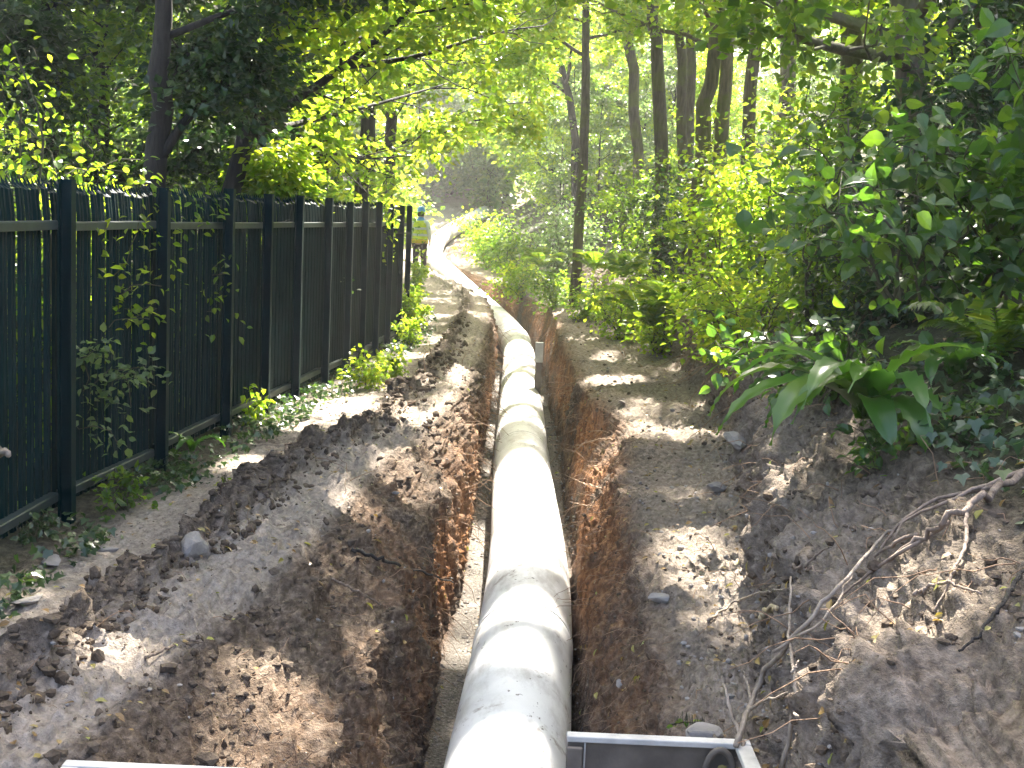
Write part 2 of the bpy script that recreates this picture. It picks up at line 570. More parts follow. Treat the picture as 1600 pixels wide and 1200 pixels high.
    o = mb.build('ground', M_EARTH, extra=zo)
    tag(o, 'bare churned brown earth with an open trench between a fence and a cut bank', 'ground', kind='structure')
    nrm = np.stack([nx, nx * 0, nz], -1)
    return V, nrm, seg, Y


GV, GN, GSEG, GY = build_ground()


def gz(x, y):
    """ground height under x, y"""
    i = int(np.argmin(np.abs(GY - y)))
    r = GV[i]
    ok = np.ones(len(r), bool)
    j = np.argmin(np.abs(r[:, 0] - x) + 0 * r[:, 2])
    return float(r[j, 2])


def _project():
    q = GV.reshape(-1, 3) - [0, 0, CAMH]
    d = q @ fw
    d = np.where(d > .5, d, 1e9)
    return 800 + FPX * (q @ rt) / d, 600 - FPX * (q @ up) / d, d


_gx, _gy, _gd = _project()


def hit(px, py, lift=.0):
    """the point of the ground surface seen in that direction"""
    e = np.hypot(_gx - px, _gy - py)
    ok = np.where((e < max(6, e.min() + 1)) & (_gd < 1e6))[0]
    k = ok[np.argmin(_gd[ok] * (1 + e[ok] * .004))]
    p = GV.reshape(-1, 3)[k].copy()
    return p + lift * unit(np.array([0, 0, CAMH]) - p) + np.array([0, 0, lift * .4])


def pick(n, s0, s1, y0, y1, wy=None, rng=RNG):
    """n random surface points between two profile positions and two distances, area-weighted"""
    ii = np.where((GY >= y0) & (GY <= y1))[0]
    jj = np.where((GSEG >= s0) & (GSEG <= s1))[0]
    ii, jj = ii[:-1], jj[:-1]
    A = GV[np.ix_(ii, jj)]
    B, C = GV[np.ix_(ii + 1, jj)], GV[np.ix_(ii, jj + 1)]
    ar = np.linalg.norm(np.cross(B - A, C - A), axis=-1)
    if wy is not None:
        ar = ar * wy(A)
    ar = ar.ravel() / ar.sum()
    k = rng.choice(len(ar), n, p=ar)
    u, v = rng.random((n, 1)), rng.random((n, 1))
    p = A.reshape(-1, 3)[k] + u * (B - A).reshape(-1, 3)[k] + v * (C - A).reshape(-1, 3)[k]
    return p, GN[np.ix_(ii, jj)].reshape(-1, 3)[k]


# ------------------------------------------------------------------ leaves cut out of the canopy so sun falls on chosen places (lit spots: x, y, z, rx, ry)
LIT = [(.18, 10.2, -.55, .6, 2.1), (-.42, 10.0, -.7, .45, 2.0), (-.35, 8.3, -1.0, .25, .6), (.1, 17.0, -.55, .4, 1.6), (.1, 14.6, -.55, .4, .6), (.1, 21, -.5, .6, 2.2),
       (-1.4, 10.55, 0, .75, .75), (-1.8, 10.4, 0, .5, .9), (-1.85, 12.4, .1, .35, .8), (-1.12, 12.4, 0, .35, .35), (1.25, 10.9, 0, .75, .95), (1.0, 6.3, 0, .34, .7), (1.1, 7.9, 0, .22, .4), (1.1, 13.6, 0, .35, .6), (1.0, 18.5, 0, .3, .9), (-.9,7.6,0,.2,.3), (-.75,8.6,-.1,.25,.5), (1.27, 16, 0, .4, .7),
       (1.48, 23.5, 0, .4, 1.2), (.68, 8.9, -.25, .14, 1.5), (-.85, 4.3, -.4, .32, .6), (-1.7, 8.3, 0, .3, .35), (-1.0, 3.65, 0, .34, .12), (1.9, 12.2, 1.1, .8, 1.2), (-1.3, 17.5, 0, .4, 1.2), (-1.1, 15, 0, .3, .3), (-.55, 13.2, -.2, .2, .8),
       (1.2, 5.1, 2.2, .55, .55), (1.9, 6.2, 2.0, .4, .4), (1.35, 6.3, 1.1, .45, .4), (-3.2, 8.6, 2.6, 1.1, 1.0), (-.95, 4.7, -.3, .2, .3), (-.62, 5.3, -.7, .15, .3), (1.5, 5.7, .95, .2, .2), (.0, 5.25, -.5, .26, .42), (.1, 6.55, -.5, .22, .3), (2.6, 14.5, 1.6, .5, .8), (.15, 7.3, -.5, .3, .3), (-1.5, 4.6, 0, .25, .2), (1.05, 4.0, .1, .15, .2)]
_L = np.array(LIT)
LQ = _L[:, :2] - SDIR[:2] * (_L[:, 2:3] / SDIR[2])


def in_gap(p):
    high = p[:, 2] > 2.1 + .17 * p[:, 1]
    q = p[:, :2] - SDIR[:2] * (p[:, 2:3] / SDIR[2])
    hit = np.zeros(len(p), bool)
    for (gx, gy), r in zip(LQ, _L[:, 3:]):
        hit |= ((q[:, 0] - gx) / r[0]) ** 2 + ((q[:, 1] - gy) / r[1]) ** 2 < 1
    fd = q[:, 0] - pX(q[:, 1])
    far = (q[:, 1] > 19.5) & (fd > -2.6) & (fd < .4)
    right = (q[:, 0] > 1.75) & (q[:, 1] > 9.5) & (vnoise(np.stack([q[:, 0], q[:, 1], 0 * q[:, 0]], 1) * .8, 6) > -.95)
    left = (q[:, 0] > -.22 * q[:, 1] - 1.6) & (q[:, 0] < np.where(q[:, 1] < 9.5, -2.3, -1.2)) & (q[:, 1] > 9.2) & (vnoise(np.stack([q[:, 0], q[:, 1], 0 * q[:, 0]], 1) * .8, 8) > -.7)
    return hit | (high & (right | left)) | (high & far & (vnoise(p * .9, 5) > -.45))


# ------------------------------------------------------------------ leaves
T_FAR = (np.array([[0, 0, 0], [.5, .5, .10], [0, 1, -.06], [-.5, .5, .10]]), np.array([[0, 1, 2], [0, 2, 3]]))
T_MED = (np.array([[0, 0, 0], [.42, .30, .10], [.40, .62, .08], [0, 1, -.12], [-.40, .62, .08], [-.42, .30, .10], [0, .35, .0], [0, .68, -.03]]),
         np.array([[0, 1, 6], [1, 2, 7], [1, 7, 6], [2, 3, 7], [0, 6, 5], [6, 7, 4], [6, 4, 5], [7, 3, 4]]))
T_OVAL = (np.array([[0, 0, 0], [.36, .16, .09], [.5, .38, .13], [.40, .66, .08], [.17, .88, -.04], [0, 1.06, -.16], [-.17, .88, -.04], [-.40, .66, .08], [-.5, .38, .13], [-.36, .16, .09], [0, .25, .02], [0, .5, .03], [0, .78, -.04]]),
          np.array([[0, 1, 10], [1, 2, 10], [10, 2, 11], [2, 3, 11], [11, 3, 12], [3, 4, 12], [12, 4, 5], [12, 5, 6], [12, 6, 7], [11, 12, 7], [11, 7, 8], [10, 11, 8], [10, 8, 9], [0, 10, 9]]))
T_IVY = (np.array([[0, .1, 0], [.28, 0, .03], [.5, .36, .05], [.24, .46, .0], [0, 1, -.08], [-.24, .46, .0], [-.5, .36, .05], [-.28, 0, .03]]),
         np.array([[0, 1, 2], [0, 2, 3], [0, 3, 4], [0, 4, 5], [0, 5, 6], [0, 6, 7]]))


def add_leaves(mb, pos, axis, nrm, size, wid, tpl, rng, var=.3):
    n = len(pos)
    if not n:
        return
    a = unit(axis)
    b = unit(np.cross(a, nrm))
    c = np.cross(b, a)
    s = size * (1 + var * rng.uniform(-1, 1, n))
    T, F = tpl
    V = pos[:, None] + s[:, None, None] * (T[None, :, 0:1] * wid * b[:, None] + T[None, :, 1:2] * a[:, None] + T[None, :, 2:3] * c[:, None])
    k = len(T)
    FF = (F[None] + (np.arange(n) * k)[:, None, None]).reshape(-1, 3)
    mb.add(V.reshape(-1, 3), FF, np.repeat(rng.random(n), k))


def spray_leaves(C, R, n, size, wid, tpl, rng, flat=.4, up_=1.0, tilt=.55, droop=.35, gap=False, mb=None, thin=None):
    """n leaves shared over sprays with centres C and radii R"""
    mb = mb or MB()
    C, R = np.asarray(C), np.asarray(R)
    k = rng.choice(len(C), n, p=R ** 2 / (R ** 2).sum())
    d = rng.normal(size=(n, 3))
    d = unit(d) * rng.random((n, 1)) ** .45
    off = d * R[k][:, None] * np.array([1, 1, flat])
    pos = C[k] + off
    # sprays have their own slope
    sl = rng.normal(scale=.3, size=(len(C), 2))
    pos[:, 2] += (off[:, :2] * sl[k]).sum(1)
    ax = off * np.array([1, 1, .4]) + rng.normal(scale=.35, size=(n, 3)) * R[k][:, None]
    ax = unit(ax)
    ax[:, 2] -= droop * rng.random(n) * 1.4
    nr = rng.normal(scale=tilt, size=(n, 3))
    nr[:, 2] += up_
    if gap:
        ok = ~in_gap(pos) | (rng.random(n) < .006)
        pos, ax, nr = pos[ok], ax[ok], nr[ok]
    if thin is not None:
        ok = ~thin(pos)
        pos, ax, nr = pos[ok], ax[ok], nr[ok]
    add_leaves(mb, pos, ax, nr, size, wid, tpl, rng)
    return mb


def wiggle(P0, P1, n, amp, rng, sag=0.0):
    t = np.linspace(0, 1, n)[:, None]
    P = np.array(P0) * (1 - t) + np.array(P1) * t
    w_ = rng.normal(scale=amp, size=(n, 3))
    w_[0] = 0
    P = P + np.cumsum(w_, 0) * np.sin(t * math.pi) ** .5
    P[:, 2] += sag * 4 * (t * (1 - t))[:, 0]
    return P


def bez(P, n=14):
    """smooth curve through given points"""
    P = np.array(P, float)
    t = np.linspace(0, len(P) - 1, n)
    Q = np.stack([np.interp(t, np.arange(len(P)), P[:, k]) for k in range(3)], 1)
    for _ in range(2):
        Q[1:-1] = Q[1:-1] * .5 + (Q[:-2] + Q[2:]) * .25
    return Q


def open_lane(p):
    """the low lane over the path emptied of tree leaves so the worker stays in view"""
    f = (p[:, 1] - 10) / 23
    x0 = np.interp(p[:, 1], [10, 33], [-1.0, -3.0])
    return (p[:, 1] > 10) & (p[:, 1] < 34) & (p[:, 0] > x0 + .0) & (p[:, 0] < pX(p[:, 1]) + .4) & (p[:, 2] < 2.1)


def tree(name, label, trunk, r0, limbs=9, t0=.4, L=3.0, rise=.35, bias=(0, 0), leaves=9000, size=.09, wid=.75, mat=None, bk=None,
         tpl=T_FAR, seed=0, explicit=(), spray=(.35, .65), group=None, gap=True, cat='tree', r1=.3, tilt=.55):
    rng = np.random.default_rng(seed + 100)
    root = empty(name, tuple(trunk[0]))
    tag(root, label, cat, group)
    o0 = np.array(trunk[0], float)
    P = bez(trunk, 16)
    P[2:-1] += rng.normal(scale=r0 * .18, size=(13, 3))
    tr = MB()
    rad = r0 * np.linspace(1, r1, 16)
    rad[0] *= 1.35
    tr.tube(P - o0, rad, 10)
    C, R = [], []
    paths = [(np.array(e[0]), e[1]) for e in explicit]
    ga = rng.uniform(0, 6.28)
    for i in range(limbs):
        t = t0 + (1 - t0) * (i + .5) / limbs
        b = np.array([np.interp(t * 15, np.arange(16), P[:, k]) for k in range(3)])
        ga += 2.4 + rng.uniform(-.4, .4)
        d = np.array([math.cos(ga) + bias[0], math.sin(ga) + bias[1], rise + rng.uniform(-.1, .35)])
        d /= np.linalg.norm(d)
        ll = L * rng.uniform(.65, 1.1) * (1.1 - .5 * (t - t0) / (1 - t0 + 1e-6))
        paths.append((wiggle(b, b + d * ll, 8, ll * .02, rng, ll * .04), r0 * .38 * rng.uniform(.7, 1.1)))
    for Q, rr in paths:
        Q = bez(Q, 10) if len(Q) < 8 else Q
        tr.tube(Q - o0, rr * np.linspace(1, .22, len(Q)), 6)
        ln = np.linalg.norm(Q[-1] - Q[0])
        for m in range(7):
            t = .25 + .75 * (m + rng.random()) / 7
            b = np.array([np.interp(t * (len(Q) - 1), np.arange(len(Q)), Q[:, k]) for k in range(3)])
            dd = unit(Q[-1] - Q[0]) + rng.normal(scale=.6, size=3) * np.array([1, 1, .45])
            e = b + unit(dd) * ln * rng.uniform(.18, .38)
            tw = wiggle(b, e, 5, .02 * ln, rng, -.02 * ln)
            tr.tube(tw - o0, rr * .25 * np.linspace(1, .3, 5), 4, cap=False)
            for s in (2, 4):
                C.append(tw[s]); R.append(rng.uniform(*spray))
    tr.build('trunk', bk or M_BARK, root)
    C, R = np.array(C), np.array(R)
    mb = spray_leaves(C, R, int(leaves * 1.6), size, wid, tpl, rng, gap=gap, tilt=tilt, thin=open_lane)
    mb.V = [v - o0 for v in mb.V]
    mb.build('crown', mat or M_LIME, root, smooth=False)
    return root


def shrub(name, label, base, r, h, leaves, size, mat, seed=0, wid=.75, tpl=T_FAR, stems=7, lean=(0, 0), group=None, flat=.55, spray=.28, cat='shrub', sm=None, sr=.012, tilt=.6, lowcut=.12):
    rng = np.random.default_rng(seed + 500)
    b = np.array(base, float)
    root = empty(name, tuple(b))
    tag(root, label, cat, group)
    st = MB()
    C, R = [], []
    for i in range(stems):
        a = rng.uniform(0, 6.28)
        q = rng.random() ** .5
        e = np.array([math.cos(a) * r * q * .9 + lean[0] * h, math.sin(a) * r * q * .9 + lean[1] * h, h * rng.uniform(.6, 1.0) * (1 - .35 * q * q)])
        P = wiggle(rng.normal(scale=.05, size=3) * [1, 1, 0], e, 8, .03 * h, rng, .1 * h)
        st.tube(P, sr * np.linspace(1, .35, 8) * rng.uniform(.7, 1.3), 5, cap=False)
        for t in np.linspace(lowcut, 1, 9):
            c = np.array([np.interp(t * 7, np.arange(8), P[:, k]) for k in range(3)])
            d = rng.normal(size=3) * np.array([1, 1, .5])
            tip = c + unit(d) * r * rng.uniform(.15, .5)
            st.tube(np.array([c, (c + tip) / 2 + [0, 0, .03], tip]), sr * .3, 3, cap=False)
            C += [c, tip]
            R += [spray * r * rng.uniform(.6, 1.2), spray * r * rng.uniform(.6, 1.3)]
    st.build('stems', sm or M_STEM, root)
    spray_leaves(np.array(C), np.array(R), leaves, size, wid, tpl, rng, flat=flat, tilt=tilt).build('foliage', mat, root, smooth=False)
    return root


# ------------------------------------------------------------------ the pipe
def build_pipe():
    root = empty('drain_pipe', (0, 0, 0))
    tag(root, 'long pale grey plastic drain pipe curving along the bottom of the trench', 'pipe')
    Rp = .29
    ys = np.arange(1.0, 66, .06)
    P = np.stack([pX(ys), ys, pZ(ys)], 1)
    s = np.concatenate([[0], np.cumsum(np.linalg.norm(np.diff(P, axis=0), axis=1))])
    y0 = np.interp(7.25, ys, s)
    cuts = y0 + 6.05 * np.arange(-1, 11)
    cuts[0] = 0
    for k in range(len(cuts) - 1):
        a, b = cuts[k] + (.012 if k else 0), cuts[k + 1] - .012
        if a > s[-1] - 1:
            break
        b = min(b, s[-1])
        q = np.concatenate([np.linspace(a, a + .09, 5), np.linspace(a + .1, b - .1, 50), np.linspace(b - .09, b, 5)])
        Q = np.stack([np.interp(q, s, P[:, i]) for i in range(3)], 1)
        rr = np.full(60, Rp) + np.concatenate([[.006] * 4, [.0] * 52, [.006] * 4])
        MB().tube(Q, rr, 56).build('pipe_section', M_PIPE, root)
        if b < s[-1] - .1:
            q = np.linspace(b - .02, b + .038, 4)
            Q = np.stack([np.interp(q, s, P[:, i]) for i in range(3)], 1)
            MB().tube(Q, Rp - .003, 48).build('joint_seal', M_SEAL, root)
    q = np.interp(24.9, ys, s) + np.linspace(0, .5, 14)
    Q = np.stack([np.interp(q, s, P[:, i]) for i in range(3)], 1)
    rr = Rp + np.array([.004, .018, .02, .012, .02, .02, .012, .02, .02, .012, .02, .02, .018, .004])
    MB().tube(Q, rr, 48).build('coupling', M_PIPE, root)


build_pipe()

# ------------------------------------------------------------------ the palisade fence
def build_fence():
    pys = [3.95, 5.25, 6.66, 8.1, 9.4, 10.4, 11.35, 12.4, 13.3, 14.2, 15.1, 16.0, 16.9, 17.6]
    root = empty('palisade_fence', (fX(6.66), 6.66, 0))
    tag(root, 'dark teal steel palisade fence of close upright pales along the path', 'fence')
    o0 = np.array(root.location)
    rng = np.random.default_rng(3)
    for i, y in enumerate(pys):
        x = float(fX(y))
        tx, ty = rng.normal(scale=.006, size=2)
        hw = .036
        mb = MB()
        z1 = 1.80 + rng.normal(scale=.008)
        mb.box((x + .028, y - hw, -.3), (x + .036, y + hw, z1))        # inner flange
        mb.box((x - .036, y - hw, -.3), (x - .028, y + hw, z1))
        mb.box((x - .028, y - .003, -.3), (x + .028, y + .003, z1))
        mb.V = [v - o0 for v in mb.V]
        p = mb.build('post', M_PAINT, root, smooth=False)
        if i == len(pys) - 1:
            continue
        y2 = pys[i + 1]
        x2 = float(fX(y2))
        d = np.array([x2 - x, y2 - y, 0])
        ln = np.linalg.norm(d)
        d /= ln
        nrm = np.array([d[1], -d[0], 0])                           # towards the path
        rot = np.stack([d, -nrm, [0, 0, 1]], 1)
        org = np.array([x, y, 0])
        for zr in (1.545, .12):
            mb = MB()
            sag = rng.normal(scale=.01)
            prof = np.array([[.004, -.02], [.004, .02], [.0, .026], [-.045, .026], [-.045, .02], [-.006, .02], [-.006, -.02]]) + [-.036, 0]
            pr = np.array([[a * nrm[0], a * nrm[1], b] for a, b in prof])
            n = len(pr)
            A, B = org + d * .03 + pr + [0, 0, zr], org + d * (ln - .03) + pr + [0, 0, zr + sag]
            jj = np.arange(n)
            mb.add(np.concatenate([A, B]) - o0, np.stack([jj, (jj + 1) % n, n + (jj + 1) % n, n + jj], 1))
            mb.build('rail', M_RAIL, root, smooth=False)
        mb = MB()
        npl = max(6, int(round(ln / .105)))
        for k in range(npl):
            t = (k + .5) / npl * ln
            c = org + d * t - nrm * .088
            zt = 1.80 + rng.normal(scale=.01)
            # W section pale, splayed triple-pointed head
            wd = np.array([-.041, -.027, -.009, .0, .009, .027, .041])
            dp = np.array([0, .012, .012, .0, .012, .012, 0])
            rows = []
            lean = rng.normal(scale=.004)
            for z, spl, dz in ((.05, 0, None), (1.60, 0, None), (zt - .07, .012, None), (zt, .05, 1)):
                tip = np.array([0, -.045, -.05, .0, -.05, -.045, 0]) if dz else np.zeros(7)
                fan = 1.25 if dz else 1
                rows.append(c + d * (wd[:, None] * fan + lean * z) + nrm * (dp[:, None] - spl) + np.array([0, 0, 1]) * (z + tip[:, None]))
            V = np.concatenate(rows)
            a, b = np.meshgrid(np.arange(3), np.arange(6), indexing='ij')
            a, b = a.ravel(), b.ravel()
            mb.add(V - o0, np.stack([a * 7 + b, a * 7 + b + 1, (a + 1) * 7 + b + 1, (a + 1) * 7 + b], 1))
        mb.build('pale_panel', M_PAINT, root, smooth=False)


build_fence()

# ------------------------------------------------------------------ site frames at the near edge of the trench
def site_frame(name, label, x0, x1, y, ztop, flip):
    root = empty(name, ((x0 + x1) / 2, y, ztop - .3))
    tag(root, label, 'metal frame', 'site frames')
    o0 = np.array(root.location)

    def part(nm, m, f, sm=False):
        mb = MB()
        f(mb)
        mb.V = [v - o0 for v in mb.V]
        ob = mb.build(nm, m, root, smooth=sm)
        bv = ob.modifiers.new('bevel', 'BEVEL')
        bv.width, bv.segments, bv.limit_method = .004, 2, 'ANGLE'
        return ob
    part('top_rail', M_GALV, lambda b: b.box((x0, y - .03, ztop - .02), (x1, y + .012, ztop)))
    part('face_plate', M_GALVD, lambda b: b.box((x0 + .004, y - .012, ztop - .42), (x1 - .004, y - .002, ztop - .021)))
    part('batten', M_GALV, lambda b: b.box((x0 + .055, y - .024, ztop - .42), (x0 + .061, y - .013, ztop - .022)))
    sx = x1 if not flip else x0
    s = -1 if not flip else 1
    part('side_rail', M_GALV, lambda b: b.box((min(sx, sx + s * .05), y - .75, ztop - .024), (max(sx, sx + s * .05), y - .031, ztop - .002)))
    part('side_plate', M_GALVD, lambda b: b.box((min(sx, sx + s * .008) + s * .004, y - .74, ztop - .4), (max(sx, sx + s * .008) + s * .004, y - .032, ztop - .025)))
    th = np.linspace(0, math.pi, 14)
    cx = sx + s * .1
    part('loop_handle', M_GALVD, lambda b: b.tube(np.stack([cx + .045 * np.cos(th), np.full(14, y - .05), ztop - .10 + .085 * np.sin(th)], 1), .011, 10), True)
    part('bolt_hole_disc', M_HOLE, lambda b: b.tube(np.array([[x0 + .028, y - .0135, ztop - .058], [x0 + .028, y - .0105, ztop - .058]]), .011, 16))  # near-black disc on the solid plate, the dark of the hole as colour
    # feet that carry it
    part('foot', M_GALVD, lambda b: b.box((x0, y - .05, ztop - .75), (x0 + .05, y - .031, ztop - .03)))
    return root


site_frame('site_frame', 'grey weathered metal frame with bolt hole and loop handle beside the pipe', .222, .80, 3.86, .10, False)
site_frame('site_frame', 'pale metal frame whose sunlit top edge crosses the left bank', -1.27, -.735, 3.60, .05, True)

# small ribbed block beside the pipe
def ribbed_block():
    b = at(842, 560, 17.3)
    b[2] = zF(17.3) + .0
    root = empty('marker_post', tuple(b))
    tag(root, 'small pale ribbed marker post against the trench wall beside the pipe', 'marker post')
    z1 = float(at(842, 534, 17.3)[2] - b[2])
    MB().box((-.045, -.02, -.15), (.045, .02, z1 - .28)).build('post', M_GALVD, root, smooth=False)
    mb = MB()
    for k in range(3):
        mb.box((-.05, -.03, z1 - .28 + k * .095), (.05, .03, z1 - .28 + k * .095 + .082))
    mb.box((-.055, -.022, z1 - .279), (.055, .022, z1 - .01))
    mb.build('ribbed_head', M_GALV, root, smooth=False)


ribbed_block()

# ------------------------------------------------------------------ the worker
def skin_obj(name, pts, edges, radii, mat, parent, root=0, sub=2):
    me = bpy.data.meshes.new(name)
    me.from_pydata([tuple(p) for p in pts], edges, [])
    o = link(bpy.data.objects.new(name, me), parent)
    sk = o.modifiers.new('skin', 'SKIN')
    sk.use_smooth_shade = True
    for i, r in enumerate(radii):
        v = me.skin_vertices[0].data[i]
        v.radius = (r, r) if np.isscalar(r) else r
        v.use_root = i == root
    ss = o.modifiers.new('sub', 'SUBSURF')
    ss.levels = ss.render_levels = sub
    me.materials.append(mat)
    return o


def build_worker():
    x, y = -2.52, 33.0
    z = gz(x, y)
    root = empty('person', (x, y, z), math.radians(-14))
    tag(root, 'worker in blue helmet and yellow hi-vis vest, seen from behind past the fence end', 'person')
    S = 1.02
    pts, ed, rd = [], [], []

    def v(p, r, link_=None):
        pts.append(np.array(p) * S)
        rd.append(tuple(np.array(r) * S) if not np.isscalar(r) else r * S)
        if link_ is not None:
            ed.append((link_, len(pts) - 1))
        return len(pts) - 1
    pel = v((0, 0, .93), (.15, .11))
    wa = v((0, .01, 1.08), (.135, .10), pel)
    ch = v((0, .01, 1.27), (.155, .11), wa)
    sh = v((0, 0, 1.40), (.12, .085), ch)
    ne = v((0, .01, 1.49), .055, sh)
    jw = v((0, .035, 1.56), (.065, .075), ne)
    hd = v((0, .025, 1.65), (.075, .09), jw)
    v((0, .02, 1.72), (.055, .07), hd)
    for s in (-1, 1):
        a = v((s * .19, 0, 1.39), .062, sh)
        e = v((s * .25, -.03, 1.13), .043, a)
        wr = v((s * .235, .09, .92), .029, e)
        pm = v((s * .23, .115, .85), (.036, .02), wr)
        for f, (dx, l) in enumerate(((-.024, .075), (-.008, .085), (.009, .08), (.024, .062))):
            k = v((s * .23 + dx * .3, .12 + dx, .80), .0095, pm)
            v((s * .225 + dx * .3, .13 + dx, .80 - l * .6), .008, k)
        t = v((s * .205, .15, .85), .011, pm)
        v((s * .198, .165, .81), .009, t)
        h = v((s * .095, 0, .85), .093, pel)
        k = v((s * .11, .015, .49), .062, h)
        an = v((s * .12, -.02, .10), .042, k)
        v((s * .13, .12, .04), (.042, .03), an)
    skin_obj('body', pts, ed, rd, M_SKIN, root)
    # face: nose and ears
    # trousers, shirt, vest
    skin_obj('trousers', [np.array(p) * S for p in ((0, 0, .95), (-.095, 0, .85), (-.11, .015, .49), (-.12, -.015, .12), (.095, 0, .85), (.11, .015, .49), (.12, -.015, .12))],
             [(0, 1), (1, 2), (2, 3), (0, 4), (4, 5), (5, 6)], [(.165, .125), .108, .08, .07, .108, .08, .07], M_TROUSER, root)
    skin_obj('shirt', [np.array(p) * S for p in ((0, .01, 1.15), (0, 0, 1.40), (-.19, 0, 1.39), (-.25, -.03, 1.13), (-.237, .07, .96), (.19, 0, 1.39), (.25, -.03, 1.13), (.237, .07, .96))],
             [(0, 1), (1, 2), (2, 3), (3, 4), (1, 5), (5, 6), (6, 7)], [(.15, .115), (.13, .10), .078, .06, .045, .078, .06, .045], M_SHIRT, root)
    # vest: a closed lathe-like shell
    def shell(rows, n=28):
        mb = MB()
        th = np.arange(n) * 2 * math.pi / n
        V = np.concatenate([np.stack([np.cos(th) * rx, cy_ + np.sin(th) * ry, np.full(n, zz)], 1) for zz, rx, ry, cy_ in rows]) * S
        k = len(rows)
        i, j = np.meshgrid(np.arange(k - 1), np.arange(n), indexing='ij')
        i, j = i.ravel(), j.ravel()
        mb.add(V, np.stack([i * n + j, i * n + (j + 1) % n, (i + 1) * n + (j + 1) % n, (i + 1) * n + j], 1))
        return mb
    vest = shell([(.90, .205, .165, .0), (1.0, .198, .16, 0), (1.1, .192, .152, .005), (1.2, .196, .152, .01), (1.3, .2, .152, .01), (1.38, .19, .138, .005), (1.44, .14, .11, .005), (1.47, .085, .08, .01)]).build('vest', M_VEST, root)
    for zz in (1.06, 1.22):
        shell([(zz, .199, .158, .005), (zz + .01, .203, .161, .005), (zz + .05, .203, .161, .008), (zz + .06, .2, .157, .008)]).build('reflective_band', M_BAND, vest)
    shell([(.885, .207, .168, 0), (.89, .211, .171, 0), (.985, .207, .168, 0), (.99, .2, .162, 0)]).build('orange_hem', M_ORANGE, vest)
    shell([(1.40, .09, .085, -.0), (1.42, .125, .10, -.01), (1.47, .105, .09, 0), (1.53, .07, .075, .01), (1.54, .055, .06, .01)]).build('blue_hood', M_HELMET, root)
    rows = [(1.665, .118, .142, .02), (1.668, .112, .135, .02), (1.69, .106, .128, .02), (1.74, .098, .118, .02), (1.78, .08, .095, .02), (1.805, .045, .055, .02), (1.812, .001, .001, .02)]
    shell(rows).build('helmet', M_HELMET, root)
    shell([(1.55, .078, .082, .0), (1.60, .088, .1, -.002), (1.66, .09, .105, .0)]).build('hair', M_HAIR, root)
    for s in (-1, 1):
        skin_obj('boot', [np.array(p) * S for p in ((s * .12, -.03, .14), (s * .122, -.03, .05), (s * .135, .14, .04))], [(0, 1), (1, 2)], [.06, .055, (.05, .036)], M_BOOT, root)


build_worker()

# ------------------------------------------------------------------ stones, clods, litter, roots
def rock_mesh(seed, n=3, rough=.25):
    import bmesh
    bm = bmesh.new()
    bmesh.ops.create_icosphere(bm, subdivisions=n, radius=1)
    V = np.array([v.co[:] for v in bm.verts])
    F = np.array([[v.index for v in f.verts] for f in bm.faces])
    bm.free()
    rng = np.random.default_rng(seed)
    V = V * (1 + rough * fbm(V * 1.3 + seed * 5.1, 3, seed)[:, None])
    for _ in range(7):                     # flat broken faces
        d = unit(rng.normal(size=3))
        h = V @ d
        c = rng.uniform(.5, .85)
        V = V - np.clip(h - c, 0, None)[:, None] * d * .9
    return V, F


ROCKS = [
    (300, 862, 6.0, .155, (1, .75, .8), 'large pale angular stone standing on the clod ridge of the left path'),
    (1030, 938, 5.65, .085, (1.3, .8, .55), 'pale flat stone at the right edge of the trench, nearest the pipe'),
    (965, 1072, 4.55, .035, (1, .8, 1), 'small pale stone stuck in the slope right of the pipe'),
    (85, 878, 6.1, .10, (1.3, .7, .3), 'flat grey stone half sunk in the path beside the fence foot'),
    (155, 856, 6.35, .10, (1.5, .6, .25), 'long thin pale slab half sunk in the left path'),
    (1150, 690, 9.6, .14, (1.6, .7, .6), 'broad grey slab at the foot of the right bank below the fern'),
    (972, 628, 12.3, .08, (1.5, .8, .4), 'small oval stone on the right shelf beyond the sunlit hump'),
    (1120, 765, 8.3, .09, (1.3, .8, .6), 'grey lumpy stone on the right shelf near the bank'),
    (1098, 1145, 4.2, .07, (1.5, 1, .45), 'dull flat stone just behind the right site frame'),
    (620, 770, 8.0, .03, (1.2, .9, .6), 'tiny pale stone on the left trench shoulder'),
    (508, 838, 6.9, .035, (1.3, 1, .6), 'small light pebble on the left trench lip'),
    (45, 940, 5.5, .09, (1.8, .9, .3), 'flat embedded stone at the left end of the path'),
]
for k, (px, py, Y, r, s, lab) in enumerate(ROCKS):
    c = hit(px, py)
    Y = c[1]
    V, F = rock_mesh(k + 1)
    r *= .62
    V = V * r * np.array(s)
    zz = c[2]
    mb = MB().add(V, F)
    o = mb.build('stone', M_STONE, smooth=False)
    o.location = (c[0], Y, zz + r * s[2] * .3)
    o.rotation_euler = (RNG.uniform(-.25, .25), RNG.uniform(-.25, .25), RNG.uniform(0, 6.28))
    tag(o, lab, 'stone')


